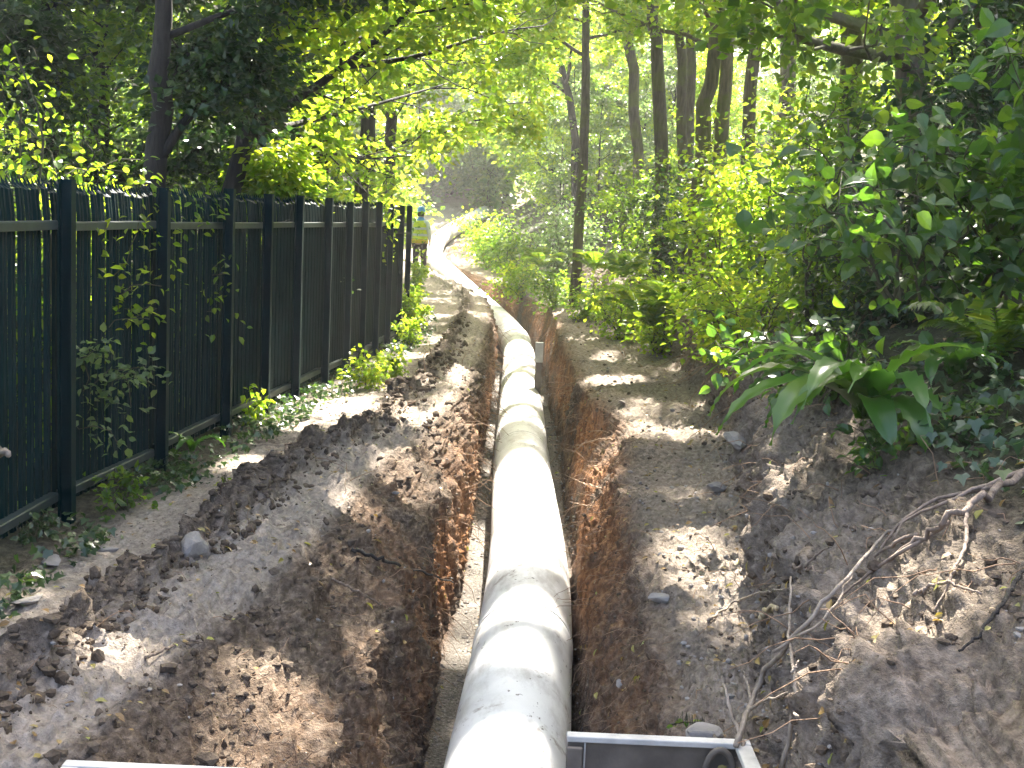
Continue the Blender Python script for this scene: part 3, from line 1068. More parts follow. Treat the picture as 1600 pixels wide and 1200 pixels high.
def scatter_rocks(name, label, cat, specs, mat, seed):
    rng = np.random.default_rng(seed)
    base = [rock_mesh(40 + q, 1 if q else 1, .35) for q in range(6)]
    mb = MB()
    for n, s0, s1, y0, y1, r0, r1, pw in specs:
        p, nr = pick(n, s0, s1, y0, y1, lambda A: 1 / np.maximum(A[..., 1], 3) ** 1.2, rng)
        r = r0 + (r1 - r0) * rng.random(n) ** pw
        r = r * np.clip(p[:, 1] / 9, .8, 1.3)
        for q in range(6):
            kk = np.arange(n) % 6 == q
            V, F = base[q]
            m = kk.sum()
            a = rng.uniform(0, 6.28, m)
            sq = rng.uniform(.55, 1.25, (m, 3)) * np.array([1, 1, .75])
            VV = V[None] * sq[:, None]
            ca, sa = np.cos(a)[:, None], np.sin(a)[:, None]
            VV = np.stack([VV[..., 0] * ca - VV[..., 1] * sa, VV[..., 0] * sa + VV[..., 1] * ca, VV[..., 2]], -1)
            VV = VV * r[kk][:, None, None] + p[kk][:, None] + nr[kk][:, None] * (r[kk] * .05)[:, None, None]
            FF = (F[None] + (np.arange(m) * len(V))[:, None, None]).reshape(-1, 3)
            mb.add(VV.reshape(-1, 3), FF, np.repeat(rng.random(m), len(V)))
    tag(mb.build(name, mat, smooth=False), label, cat, kind='stuff')


scatter_rocks('soil_clods', 'dark crumbly clods of dug soil along the ridge and trench shoulders', 'soil',
              [(3600, 6.3, 8.1, 3, 20, .006, .05, 3), (300, 5, 6.2, 3, 14, .003, .014, 3), (1500, 9, 11.5, 3, 18, .005, .035, 4), (700, 9.2, 10.5, 3, 14, .005, .05, 3), (900, 11, 13, 3, 16, .004, .03, 4),
               (1100, 19, 22, 3, 22, .003, .024, 3.5), (500, 17, 19, 3, 16, .004, .02, 4), (2600, 21.5, 24.6, 3, 22, .004, .04, 3.5), (250, 8.2, 9.4, 3, 14, .003, .016, 3)], M_CLOD, 5)
scatter_rocks('gravel', 'pale gravel and stone chips scattered over the earth and trench floor', 'gravel',
              [(2600, 13.2, 16.4, 4, 24, .006, .026, 2), (800, 5, 9.5, 3, 24, .003, .016, 3), (1100, 19.5, 22, 3, 26, .004, .026, 3), (420, 22, 25, 3, 18, .004, .022, 3), (300, 9.5, 13, 3, 20, .004, .02, 3)], M_STONE, 6)


def scatter_litter():
    rng = np.random.default_rng(11)
    mb = MB()
    for n, s0, s1, y0, y1, sz in ((420, 4.5, 10, 3, 26, .035), (420, 19.5, 22.5, 3, 26, .035), (160, 13.2, 16, 4, 22, .04), (90, 10, 13, 3, 20, .035), (120, 16.5, 19, 3, 22, .035), (200, 22, 25, 3, 20, .035), (900, 24.6, 27, 3, 40, .06)):
        p, nr = pick(n, s0, s1, y0, y1, lambda A: 1 / np.maximum(A[..., 1], 3) ** 1.2, rng)
        ax = rng.normal(size=(n, 3))
        ax -= nr * (ax * nr).sum(1)[:, None] * .9
        add_leaves(mb, p + nr * .018, ax, nr + rng.normal(scale=.35, size=(n, 3)), sz, .65, T_MED, rng, .45)
    tag(mb.build('leaf_litter', M_LITTER, smooth=False), 'fallen brown and yellow leaves scattered over the bare earth', 'leaf litter', kind='stuff')


scatter_litter()


def root_fibres():
    rng = np.random.default_rng(12)
    mb = MB()
    for n, s0, s1, y0, y1, L, r, out in ((420, 10.2, 12.6, 3.2, 24, .22, .0016, .5), (240, 16.6, 19.2, 3.5, 26, .2, .0014, .8), (160, 22.5, 25, 3.2, 16, .3, .002, .6), (110, 6, 10, 3.2, 16, .18, .0016, .3), (70, 19, 22, 3.2, 16, .2, .0016, .2)):
        p, nr = pick(n, s0, s1, y0, y1, lambda A: 1 / np.maximum(A[..., 1], 3) ** 1.1, rng)
        for q in range(n):
            l = L * rng.uniform(.4, 1.5) * np.clip(p[q, 1] / 8, .8, 1.6)
            d = unit(nr[q] * out + rng.normal(scale=.5, size=3) + np.array([0, 0, -.25]))
            P = wiggle(p[q] - nr[q] * .01, p[q] + d * l, 6, l * .05, rng)
            P[:, 2] -= np.linspace(0, 1, 6) ** 2 * l * .35
            mb.tube(P, r * np.clip(p[q, 1] / 6, 1, 2.2) * np.linspace(1.3, .5, 6), 4, cap=False)
    tag(mb.build('root_fibres', M_FIBRE), 'thin torn reddish root fibres hanging from the cut earth', 'roots', kind='stuff')


root_fibres()


def stick(name, label, pts, r, mat=M_TWIG, forks=(), cat='stick', group=None):
    pt = lambda p: hit(p[0], p[1], p[2] if len(p) > 2 and p[2] < 1 else r * 1.2) if len(p) < 3 or p[2] < 1 else at(*p)
    P = bez([pt(p) for p in pts], 26 if len(pts[1]) < 3 or pts[1][2] < 1 else 18)
    rng = np.random.default_rng(int(pts[0][0] * 7 + pts[0][1]))
    P[1:-1] += rng.normal(scale=r * .5, size=(len(P) - 2, 3))
    o0 = P[0].copy()
    mb = MB().tube(P - o0, r * np.linspace(1, .45, len(P)), 7)
    for f in forks:
        Q = bez([pt(p) for p in f], 12)
        Q[1:-1] += rng.normal(scale=r * .3, size=(10, 3))
        mb.tube(Q - o0, r * .6 * np.linspace(1, .4, 12), 6)
    o = mb.build(name, mat)
    o.location = tuple(o0)
    return tag(o, label, cat, group)


stick('bare_branch', 'pale peeled stick standing upright behind the right site frame', [(1172, 1200, 3.75), (1150, 1140, 3.9), (1130, 1068, 4.05)], .009)
stick('bare_branch', 'long forked pale branch leaning up the right bank from the frame corner', [(1150, 1165, 3.8), (1180, 1090, .16), (1240, 1010, .14), (1310, 935, .10), (1370, 860, .07), (1400, 825, .05)], .010,
      forks=[[(1172, 1115, .14), (1160, 1065, .12)], [(1205, 1050, .15), (1290, 985, .12), (1335, 905, .08)], [(1170, 1130, .12), (1230, 1100, .08)]])
stick('bare_branch', 'straight thin pale stem rising beside the forked branch', [(1222, 1200, 3.7), (1240, 1130, .2), (1238, 1075, .18), (1232, 1000, .16), (1232, 925, .14)], .008,
      forks=[[(1242, 1165, .2), (1228, 1143, .2)], [(1236, 1090, .18), (1245, 1065, .16)]])
stick('bare_branch', 'curved dark twig lying across the left path', [(232, 1028), (262, 1008), (296, 999), (318, 1001)], .007, M_ROOT)
stick('bare_branch', 'thin twig lying beside the curved twig on the left path', [(285, 945), (300, 970), (315, 995)], .004)
stick('bare_branch', 'dark bent branch jutting from the left trench wall towards the pipe', [(548, 862, .02), (600, 880, .06), (655, 903, .12), (708, 926, .16)], .012, M_BARK)
stick('bare_branch', 'slender twig resting along the left trench slope', [(520, 905), (560, 928), (600, 945)], .007, M_ROOT)
stick('bare_branch', 'small grey twig lying across the right shelf by the bank', [(1105, 965), (1150, 940), (1190, 930), (1230, 920)], .006)
stick('bare_branch', 'short split stick of raw wood at the foot of the right bank', [(1187, 965), (1200, 956), (1212, 948)], .014, simple('raw_wood', (.42, .33, .2)))
stick('bare_branch', 'thin twig bent over the pipe at the second joint', [(772, 745, 12.3), (800, 735, 12.6), (832, 715, 13.0)], .012, M_BARK)
stick('exposed_root', 'thick pale root running down the right bank to a brush of rootlets', [(1600, 742, .05), (1540, 785, .06), (1490, 815, .06), (1440, 840, .05), (1380, 880, .03)], .014, M_ROOT,
      forks=[[(1600, 748, .07), (1520, 775, .08), (1450, 800, .07), (1415, 815, .06), (1395, 850, .04)], [(1560, 770, .06), (1470, 790, .08), (1410, 815, .05), (1370, 870, .03)],
             [(1480, 820, .05), (1420, 860, .04), (1350, 905, .03), (1310, 935, .02)], [(1430, 840, .05), (1390, 860, .04), (1360, 875, .03)]], cat='root')
stick('exposed_root', 'thin root hanging from the thick root down the right bank', [(1504, 808, .06), (1508, 860, .05), (1490, 905, .04), (1462, 962, .02)], .007, M_ROOT, cat='root')
stick('exposed_root', 'short bent root lying across the right bank below the hanging root', [(1430, 929), (1450, 930, .03), (1480, 918, .03), (1535, 925)], .007, M_ROOT, cat='root')
stick('exposed_root', 'dark thin root slanting down the right edge of the bank', [(1600, 890), (1560, 945), (1530, 990), (1503, 1025)], .007, M_BARK, cat='root')
stick('exposed_root', 'short dark root poking out of the right bank beside the shelf', [(1208, 878, .03), (1240, 890, .04), (1280, 897, .02)], .008, M_ROOT, forks=[[(1256, 893, .04), (1280, 870, .04), (1300, 858, .03)]], cat='root')
stick('exposed_root', 'wiry root crossing the right trench wall below the sunlit crest', [(960, 688, .02), (925, 695, .12), (890, 710, .2)], .009, M_FIBRE, cat='root', forks=[[(915, 698, .14), (885, 730, .2)]])
stick('exposed_root', 'pale wiry root jutting over the trench from the right wall', [(935, 765, .02), (900, 760, .12), (872, 750, .2)], .008, M_FIBRE, cat='root', forks=[[(925, 790, .02), (885, 793, .14)]])

stick('broken_branch', 'rough broken branch end poking through the fence at the left picture edge', [(-90, 672, 5.75), (-50, 690, 5.55), (-20, 700, 5.4), (0, 706, 5.3), (13, 711, 5.25)], .028, M_TWIG)

# ------------------------------------------------------------------ ferns
def frond_mesh(L, rng, pairs=24, w=.11):
    t = np.linspace(0, 1, pairs)
    arch = rng.uniform(.45, .75)
    P = np.stack([0 * t, L * (t - .25 * t * t), L * arch * (1.35 * t - 1.15 * t * t)], 1)
    mb = MB()
    mb.tube(P, np.linspace(.006, .002, pairs) * L / .6, 4, cap=False, rnd=.6)
    T = unit(np.gradient(P, axis=0))
    prof = np.sin(np.clip(t * 1.02 + .04, 0, 1) * math.pi) ** .7 * (1 - .35 * t)
    for s in (-1, 1):
        ax = np.stack([np.full(pairs, s * 1.0), T[:, 1] * .45, T[:, 2] * .45 - .15], 1)
        nr = np.cross(np.stack([np.ones(pairs), 0 * t, 0 * t], 1), T)
        for q in range(pairs):
            n = 1
            add_leaves(mb, P[q:q + 1], ax[q:q + 1], nr[q:q + 1] + rng.normal(scale=.15, size=(1, 3)), w * L / .6 * prof[q] * 1.7, .24, T_MED, rng, .1)
    return mb


def fern_proto(seed, nf=9, L=.6):
    rng = np.random.default_rng(seed)
    root = empty('fern', (0, 0, 0))
    for k in range(nf):
        o = frond_mesh(L * rng.uniform(.75, 1.15), rng).build('frond', M_FERN, root, smooth=False)
        o.rotation_euler = (rng.uniform(-.1, .5), 0, k * 6.283 / nf + rng.uniform(-.3, .3))
    return root


FP = fern_proto(21)
FERNS = [(1000, 455, 13.8, 1.15, 'feathery fern hanging over the cut bank edge above the right shelf'), (1048, 440, 13.2, 1.0, 'yellow-tipped fern beside the hanging fern on the right bank'), (1020, 470, 13.4, .8, 'small low fern drooping down the bank face'),
         (975, 400, 16.5, 1.1, 'blue-green fern on top of the bank behind the hanging fern'), (845, 395, 25, 1.3, 'pale fern at the bank top below the slim dark trunk'), (930, 395, 20, 1.1, 'bright fern on the bank top right of the slim dark trunk'),
         (1570, 470, 6.3, 1.1, 'arching fern at the right picture edge above the ivy'), (1070, 350, 17, 1.2, 'tall fern standing at the foot of the mossy leaning trunk')]
for k, (px, py, Y, s, lab) in enumerate(FERNS):
    c = at(px, py, Y)
    z = gz(c[0], Y)
    o = FP if k == 0 else copy_thing(FP, (0, 0, 0))
    o.location, o.rotation_euler, o.scale = (c[0], Y, max(z, c[2] - .25) - .02), (0, 0, k * 1.3), (s,) * 3
    tag(o, lab, 'fern', 'ferns on the bank')


def strap_frond(L, w, arch, rng, curl):
    n = 22
    t = np.linspace(0, 1, n)
    ang = math.radians(62) - t ** 1.2 * math.radians(arch)
    ds = L / (n - 1)
    y = np.concatenate([[0], np.cumsum(np.cos(ang[:-1]) * ds)])
    z = np.concatenate([[0], np.cumsum(np.sin(ang[:-1]) * ds)])
    x = curl * t ** 2 * L
    hw = w * np.clip(np.sin(np.clip(t * 1.06 + .06, 0, 1) * math.pi) ** .38 * (1 - .12 * t), .05, 1)
    wav = .009 * np.sin(t * 60 + rng.uniform(0, 6)) + rng.normal(scale=.002, size=n)
    N = np.stack([0 * t, -np.sin(ang), np.cos(ang)], 1)
    C = np.stack([x, y, z], 1)
    X = np.array([1., 0, 0])
    rows = []
    for f in (-1, -.5, 0, .5, 1):
        rows.append(C + X * (hw * f)[:, None] + N * (abs(f) * .25 * hw + (abs(f) == 1) * wav * np.sign(f) * 1.0)[:, None])
    V = np.stack(rows, 1).reshape(-1, 3)
    i, j = np.meshgrid(np.arange(n - 1), np.arange(4), indexing='ij')
    i, j = i.ravel(), j.ravel()
    return MB().add(V, np.stack([i * 5 + j, i * 5 + j + 1, (i + 1) * 5 + j + 1, (i + 1) * 5 + j], 1), rng.random())


def harts_tongue(px, py, Y, n, L, lab, seed, spread=(0, 6.28)):
    rng = np.random.default_rng(seed)
    c = at(px, py, Y)
    root = empty('harts_tongue_fern', tuple(c))
    tag(root, lab, 'fern', "hart's tongue ferns")
    for k in range(n):
        o = strap_frond(L * rng.uniform(.65, 1.1), .046 * L / .5 * rng.uniform(.8, 1.15), rng.uniform(95, 165), rng, rng.uniform(-.25, .25)).build('frond', M_HART, root)
        a = spread[0] + (spread[1] - spread[0]) * (k + .5) / n + rng.uniform(-.15, .15)
        o.rotation_euler = (rng.uniform(-.25, .15), 0, a)


# frond at rotation a points along (-sin a, cos a)
harts_tongue(1350, 655, 5.4, 16, .78, 'large glossy strap-leaved fern spilling over the right bank edge', 31, (.75, 3.9))
harts_tongue(1490, 585, 5.9, 9, .48, 'upright strap-leaved fern behind the large glossy one on the bank', 32)
harts_tongue(300, 705, 8.35, 5, .32, 'small strap-leaved fern at the fence foot among the ivy', 33)

# ------------------------------------------------------------------ ivy, ground plants
def ivy(name, label, s0, s1, y0, y1, n, size, seed, lift=.07, mat=M_IVY, wy=None, keep=None):
    rng = np.random.default_rng(seed)
    p, nr = pick(n, s0, s1, y0, y1, wy or (lambda A: 1 / np.maximum(A[..., 1], 3) ** .8), rng)
    dens = fbm(p * 1.7, 3, seed)
    ok = dens > rng.uniform(-.55, .35, n)
    if keep is not None:
        ok &= keep(p)
    p, nr = p[ok], nr[ok]
    n = len(p)
    p = p + nr * (lift * rng.random((n, 1)) ** 1.3 + .01) + rng.normal(scale=.01, size=(n, 3))
    ax = rng.normal(size=(n, 3)) + np.array([0, 0, -.7])
    nn = nr * 1.0 + np.array([0, -.25, .35]) + rng.normal(scale=.4, size=(n, 3))
    mb = MB()
    add_leaves(mb, p, ax, nn, size, 1.0, T_IVY, rng, .4)
    tag(mb.build(name, mat, smooth=False), label, 'ivy', kind='stuff')


ivy('ivy_ground_cover', 'small glossy ivy leaves carpeting the strip of earth at the fence foot', 3.6, 5.15, 3, 22, 7000, .045, 41, .10)
ivy('ivy_ground_cover', 'dense dark ivy carpet over the right bank top and its overhanging lip', 24.2, 26.3, 3.2, 9.5, 5200, .055, 42, .12)
ivy('undergrowth', 'low leafy green undergrowth covering the wooded slope', 25, 29.5, 8, 120, 30000, .15, 43, .7, M_MID, lambda A: 1 / np.maximum(A[..., 1], 6) ** .6)
ivy('undergrowth', 'low green undergrowth beyond the fence under the trees', 1.0, 3.7, 4, 120, 14000, .15, 44, .6, M_MID, lambda A: 1 / np.maximum(A[..., 1], 6) ** .6)


def far_cover():
    rng = np.random.default_rng(46)
    p, nr = pick(16000, 3, 27, 57, 125, None, rng)
    p[:, 2] += rng.random(len(p)) ** 1.5 * 1.3
    ok = (p[:, 1] > 61) | (fbm(p * .6, 2, 3) > .1)
    p = p[ok]
    mb = MB()
    add_leaves(mb, p, rng.normal(size=(len(p), 3)), rng.normal(scale=.6, size=(len(p), 3)) + [0, -.3, .8], .34, .8, T_FAR, rng, .4)
    tag(mb.build('undergrowth', M_FAR, smooth=False), 'hazy green undergrowth covering the rise at the far end', 'undergrowth', kind='stuff')


far_cover()


def sprig(name, label, px, py, Y, h, r, leaves, size, mat, seed, cat='plant', group=None, tpl=T_MED, zoff=None, stems=4, wid=.7, lean=(0, 0)):
    c = at(px, py, Y)
    c[2] = gz(c[0], Y) if zoff is None else zoff
    return shrub(name, label, c, r, h, leaves, size, mat, seed, wid, tpl, stems, lean, group, .7, .3, cat, sr=.005)


sprig('wild_plant', 'small leafy weed growing in front of the second fence bay', 195, 770, 6.9, .30, .2, 150, .05, M_MID, 61)
sprig('wild_plant', 'tall yellow-green weed at the foot of the fifth fence post', 395, 660, 9.9, .34, .16, 120, .055, M_LIME, 62)
sprig('wild_plant', 'bushy green weed spreading from the middle of the fence foot', 575, 600, 12.4, .38, .36, 420, .055, M_LIME, 63)
sprig('wild_plant', 'low round weed right of the bushy weed near the fence', 618, 585, 13.0, .30, .25, 240, .055, M_LIME, 64)
sprig('wild_plant', 'bright tall leafy bush at the far fence end in the sun', 646, 540, 17.3, .85, .2, 480, .065, M_LIME, 65)
sprig('wild_plant', 'sunlit leafy plant in front of the worker', 652, 440, 28, .95, .26, 420, .08, M_LIME, 66)
sprig('wild_plant', 'leafy sunlit plant on the path edge beyond the bright bush', 643, 500, 20.5, .75, .2, 420, .065, M_LIME, 76)
sprig('wild_plant', 'pale sunlit plant close before the worker', 648, 470, 24.5, .85, .22, 420, .07, M_LIME, 77)
sprig('wild_plant', 'sunny weed between the bright bush and the far end post', 634, 560, 16.2, .6, .22, 350, .06, M_LIME, 67)
sprig('wild_plant', 'low ivy-like weed by the nearest fence post', 60, 850, 6.3, .16, .25, 130, .045, M_IVY, 68)
sprig('wild_plant', 'tiny yellow-green seedling on the left path', 352, 775, 7.5, .07, .04, 9, .035, M_LIME, 69, stems=2)
sprig('wild_plant', 'small green seedling on the right shelf behind the frame', 1085, 1140, 4.15, .05, .04, 8, .035, M_MID, 70, stems=2)
sprig('wild_plant', 'single slim seedling growing on the right shelf below the ferns', 932, 505, 20.5, .45, .2, 50, .06, M_MID, 71, stems=2)
sprig('wild_plant', 'flat tuft of grass-green weed on the far right shelf', 905, 500, 21.5, .12, .3, 160, .05, M_LIME, 72)
sprig('wild_plant', 'small sprig of bright leaves hanging on the bank under the ivy lip', 1385, 800, 5.15, .3, .14, 70, .045, M_LIME, 73, zoff=.50, lean=(-.2, 0))
sprig('wild_plant', 'trailing leafy plant hanging over the dark lip right of the strap fern', 1430, 700, 5.3, .35, .3, 200, .055, M_BIG, 78, zoff=.66, lean=(-.2, -.3))
sprig('wild_plant', 'leafy tangle spilling down the bank at the right picture edge', 1545, 690, 5.2, .4, .35, 260, .06, M_BIG, 79, zoff=.72, lean=(-.1, -.3))
sprig('wild_plant', 'tuft of fresh leaves above the root brush on the right bank', 1440, 720, 5.3, .3, .2, 110, .045, M_MID, 74, zoff=.62)
# bramble trailing through the fence pales
for k, (px, py, Y, n, sz, m, lab) in enumerate([(165, 600, 7.2, 260, .05, M_GREY, 'grey-leaved bramble spray poking through the second fence bay'), (190, 500, 7.5, 110, .05, M_LIME, 'yellow-green trailing shoot climbing the second fence bay')]):
    rng = np.random.default_rng(80 + k)
    c = at(px, py, Y)
    c[0] = fX(Y) + .02
    root = empty('bramble', tuple(c))
    tag(root, lab, 'bramble')
    st, C = MB(), []
    for q in range(5):
        e = np.array([rng.uniform(.02, .22), rng.uniform(-.35, .5), rng.uniform(-.3, .35) if k == 0 else rng.uniform(-.2, .65)])
        P = wiggle((-.3, rng.uniform(-.2, .2), -.3), e, 9, .03, rng, .1)
        st.tube(P, .003, 4, cap=False)
        C += list(P[3:])
    st.build('stems', M_STEM, root)
    spray_leaves(np.array(C), np.full(len(C), .09), n, sz, .8, T_MED, rng, flat=.9).build('foliage', m, root, smooth=False)

# ------------------------------------------------------------------ right bank: broad-leaved shrub in front, others behind
BIG = [
    (1330, 430, 5.6, .6, .9, 420, .085, 'broad-leaved shrub reaching out over the bank above the strap fern', (-.25, -.05)),
    (1480, 430, 5.7, .6, 1.15, 560, .088, 'tall broad-leaved shrub in front of the thick grey trunk', (-.1, 0)),
    (1580, 380, 5.2, .45, 1.3, 420, .09, 'dark broad-leaved shrub at the right picture edge', (0, 0)),
    (1190, 585, 7.0, .36, .4, 170, .075, 'small broad-leaved shrub hanging over the ledge left of the strap fern', (-.4, -.1)),
    (1240, 600, 6.4, .4, .45, 210, .08, 'low broad-leaved shrub drooping beside the yellow bush', (-.35, 0)),
]
for k, (px, py, Y, r, h, n, sz, lab, lean) in enumerate(BIG):
    c = at(px, py, Y)
    z = gz(c[0], Y)
    base = np.array([c[0] + .25, Y + .1, max(z - .05, c[2] - .1)])
    shrub('broadleaf_shrub', lab, base, r, h, n, sz, M_BIG, 200 + k, .72, T_OVAL, 8, lean, 'broad-leaved shrubs on the bank', .8, .36, sr=.009, tilt=.75)

SHR = [
    # px, py(base), Y, r, h, leaves, size, mat, label
    (1120, 560, 11.5, .55, .8, 1500, .06, M_LIME, 'bright yellow-green bush bulging over the bank edge by the ferns'),
    (1180, 500, 10.2, .6, 1.1, 1500, .06, M_LIME, 'yellow-green bush behind the low broad-leaved shrub'),
    (1260, 420, 9.0, .7, 1.6, 1900, .06, M_MID, 'tall green bush left of the thick grey trunk'),
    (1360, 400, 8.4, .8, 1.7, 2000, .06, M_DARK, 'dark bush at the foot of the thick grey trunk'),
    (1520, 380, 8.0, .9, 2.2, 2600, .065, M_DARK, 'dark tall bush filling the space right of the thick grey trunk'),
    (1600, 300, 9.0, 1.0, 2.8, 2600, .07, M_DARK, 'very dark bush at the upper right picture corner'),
    (1200, 330, 12.5, .9, 1.8, 2200, .07, M_LIME, 'sunlit bush between the mossy trunks and the grey trunk'),
    (1290, 250, 12, 1.0, 2.4, 2600, .07, M_MID, 'high green bush behind the broad-leaved shrub'),
    (1150, 300, 15, .9, 1.7, 2000, .075, M_LIME, 'yellow-green bush at the foot of the mossy trunks'),
    (1040, 370, 16.5, .8, 1.3, 1600, .07, M_LIME, 'round sunlit bush between the slim trunk and the mossy trunks'),
    (985, 380, 18.5, .8, 1.2, 1500, .075, M_LIME, 'yellow bush on the bank right of the slim dark trunk'),
    (935, 385, 22, .7, .7, 1100, .075, M_MID, 'low bright bush at the foot of the slim dark trunk'),
    (870, 395, 25, .8, .8, 1200, .08, M_MID, 'green bush left of the slim dark trunk'),
    (820, 385, 29, .9, .9, 1300, .09, M_LIME, 'small bush on the bank beyond the slim dark trunk'),
    (765, 345, 38, 1.0, 2.1, 2200, .10, M_LIME, 'glowing yellow bush leaning over the far end of the pipe'),
    (800, 350, 36, 1.1, 1.6, 2000, .10, M_MID, 'green bush right of the glowing yellow bush'),
    (870, 320, 31, 1.2, 2.2, 2400, .10, M_GREY, 'grey-green bush in the shade behind the slim dark trunk'),
    (1000, 290, 24, 1.3, 2.2, 2400, .09, M_MID, 'shaded bush under the group of dark trunks'),
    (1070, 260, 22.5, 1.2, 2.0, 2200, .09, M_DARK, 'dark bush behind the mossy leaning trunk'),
    (1180, 220, 18, 1.3, 2.4, 2400, .085, M_LIME, 'light bush on the slope right of the mossy trunks'),
]
for k, (px, py, Y, r, h, n, sz, m, lab) in enumerate(SHR):
    c = at(px, py, Y)
    z = gz(c[0], Y)
    shrub('leafy_bush', lab, (c[0], Y, z - .05), r, h, n, sz, m, 230 + k, .72, T_MED if Y < 14 else T_FAR, 9, (0, 0), 'bushes on the right bank', .7, .34, 'bush')

# left, beyond the fence
SHL = [
    (70, 260, 8.0, .75, 2.6, 2600, .055, M_LIME, 'pale-leaved shrub standing above the nearest fence bays'),
    (170, 270, 9.0, .7, 2.3, 2000, .055, M_MID, 'feathery shrub beyond the fence left of the dark trunk'),
    (30, 200, 7.4, .5, 2.9, 500, .065, M_LIME, 'yellowing thin shrub at the left picture edge above the fence'),
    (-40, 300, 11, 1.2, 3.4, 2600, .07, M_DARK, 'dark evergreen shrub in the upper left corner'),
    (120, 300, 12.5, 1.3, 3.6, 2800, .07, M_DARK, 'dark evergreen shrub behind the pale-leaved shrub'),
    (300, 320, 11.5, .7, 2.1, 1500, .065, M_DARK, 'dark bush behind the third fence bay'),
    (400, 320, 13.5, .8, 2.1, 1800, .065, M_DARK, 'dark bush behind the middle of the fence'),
    (520, 330, 16, .65, 2.2, 2000, .07, M_LIME, 'sunlit bush spilling over the far fence top'),
    (570, 335, 18.5, .55, 2.3, 1900, .075, M_LIME, 'bright bush behind the far end of the fence'),
    (560, 350, 23, .6, 1.9, 1600, .075, M_LIME, 'sunlit bush just past the last fence post'),
    (560, 330, 25, 1.3, 3.0, 2600, .09, M_MID, 'tall green bush behind the far end bush'),
    (575, 345, 34, 1.2, 2.6, 2400, .10, M_LIME, 'bright bush left of the worker'),
]
for k, (px, py, Y, r, h, n, sz, m, lab) in enumerate(SHL):
    c = at(px, py, Y)
    x = min(c[0], fX(Y) - r * .55) if Y < 18 else c[0]
    shrub('leafy_bush', lab, (x, Y, gz(x, Y) - .05), r, h, n, sz, m, 260 + k, .7, T_MED if Y < 11 else T_FAR, 9, (0, 0), 'bushes beyond the fence', .7, .34, 'bush')

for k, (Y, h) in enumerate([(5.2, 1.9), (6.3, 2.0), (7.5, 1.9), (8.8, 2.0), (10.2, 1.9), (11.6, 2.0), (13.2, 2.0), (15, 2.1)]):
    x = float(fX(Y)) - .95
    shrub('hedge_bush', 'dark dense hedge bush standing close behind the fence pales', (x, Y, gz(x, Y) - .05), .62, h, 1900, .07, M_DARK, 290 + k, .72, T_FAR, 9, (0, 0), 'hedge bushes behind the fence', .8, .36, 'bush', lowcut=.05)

# ------------------------------------------------------------------ trees
def A_(*p):
    return [at(*q) for q in p]


def based(P):
    P = [np.array(p, float) for p in P]
    P[0][2] = gz(P[0][0], P[0][1]) - .1
    return P


# left big maple with the long rising limbs
tree('maple_tree', 'dark maple beyond the fence with long limbs rising right over the path', based(A_((330, 330, 12), (360, 260, 12), (390, 210, 12), (430, 60, 12.2), (450, -260, 12.5), (470, -600, 13))), .10,
     limbs=9, t0=.45, L=3.6, bias=(.35, .15), leaves=20000, size=.085, mat=M_LIME, seed=1, r1=.4, spray=(.3, .6), gap=True,
     explicit=[(A_((385, 215, 12), (440, 170, 12), (540, 105, 12.2), (600, 55, 12.4), (660, 0, 12.6), (740, -90, 13)), .055), (A_((540, 104, 12.2), (610, 97, 12.6), (690, 80, 13), (760, 50, 13.6), (850, 40, 14.4)), .034),
               (A_((400, 205, 12), (425, 250, 12.2), (455, 300, 12.4)), .035), (A_((390, 210, 12), (480, 190, 13.4), (600, 160, 15), (700, 130, 16.5)), .04), (A_((400, 160, 12), (500, 240, 14), (600, 250, 16)), .035),
               (A_((400, 120, 12), (420, 40, 11), (500, -40, 10.5), (600, -60, 10.5)), .04)])
tree('ivy_clad_tree', 'black upright trunk rising behind the second fence post', based(A_((245, 330, 9.5), (243, 200, 9.5), (250, 60, 9.6), (262, -200, 9.8), (275, -700, 10.2))), .10, limbs=8, t0=.45, L=2.0, leaves=11000, size=.075, mat=M_DARK, seed=2,
     explicit=[(A_((245, 255, 9.5), (300, 170, 9.6), (350, 140, 9.8), (380, 120, 10)), .045), (A_((246, 200, 9.5), (275, 110, 9.6), (310, 60, 9.8)), .035)], bias=(-.35, .1))
tree('evergreen_tree', 'dense black-green tree filling the upper left corner', based(A_((60, 330, 13), (70, 100, 13), (90, -400, 13.5))), .2, limbs=12, t0=.25, L=2.6, leaves=15000, size=.09, mat=M_DARK, seed=3)
LT = [(480, 340, 17, .13, 6.5, 13000, M_LIME, 'slim yellow-green tree behind the middle of the fence'), (560, 345, 22, .14, 7.5, 13000, M_LIME, 'slim yellow-green tree behind the far fence end'), (600, 350, 29, .16, 9, 13000, M_LIME, 'pale tree left of the far worker'),
      (330, 340, 18, .16, 8.5, 13000, M_MID, 'green tree behind the dark maple'), (150, 340, 20, .2, 10, 13000, M_DARK, 'dark tree far behind the nearest fence bays'), (430, 340, 27, .2, 11, 14000, M_MID, 'tall tree in the wood beyond the fence'), (520, 345, 36, .2, 11, 12000, M_LIME, 'pale tree in the wood left of the worker')]
for k, (px, py, Y, r0, h, n, m, lab) in enumerate(LT):
    b = at(px, py, Y)
    P = based([b, b + [.1, 0, h * .3], b + [.3, -.1, h * .65], b + [.6, -.2, h]])
    tree('broadleaf_tree', lab, P, r0, 12, .2, h * .36, .25, (.3, -.1), n, .095 if Y < 25 else .13, .78, m, seed=20 + k, group='trees beyond the fence', spray=(.35, .75))

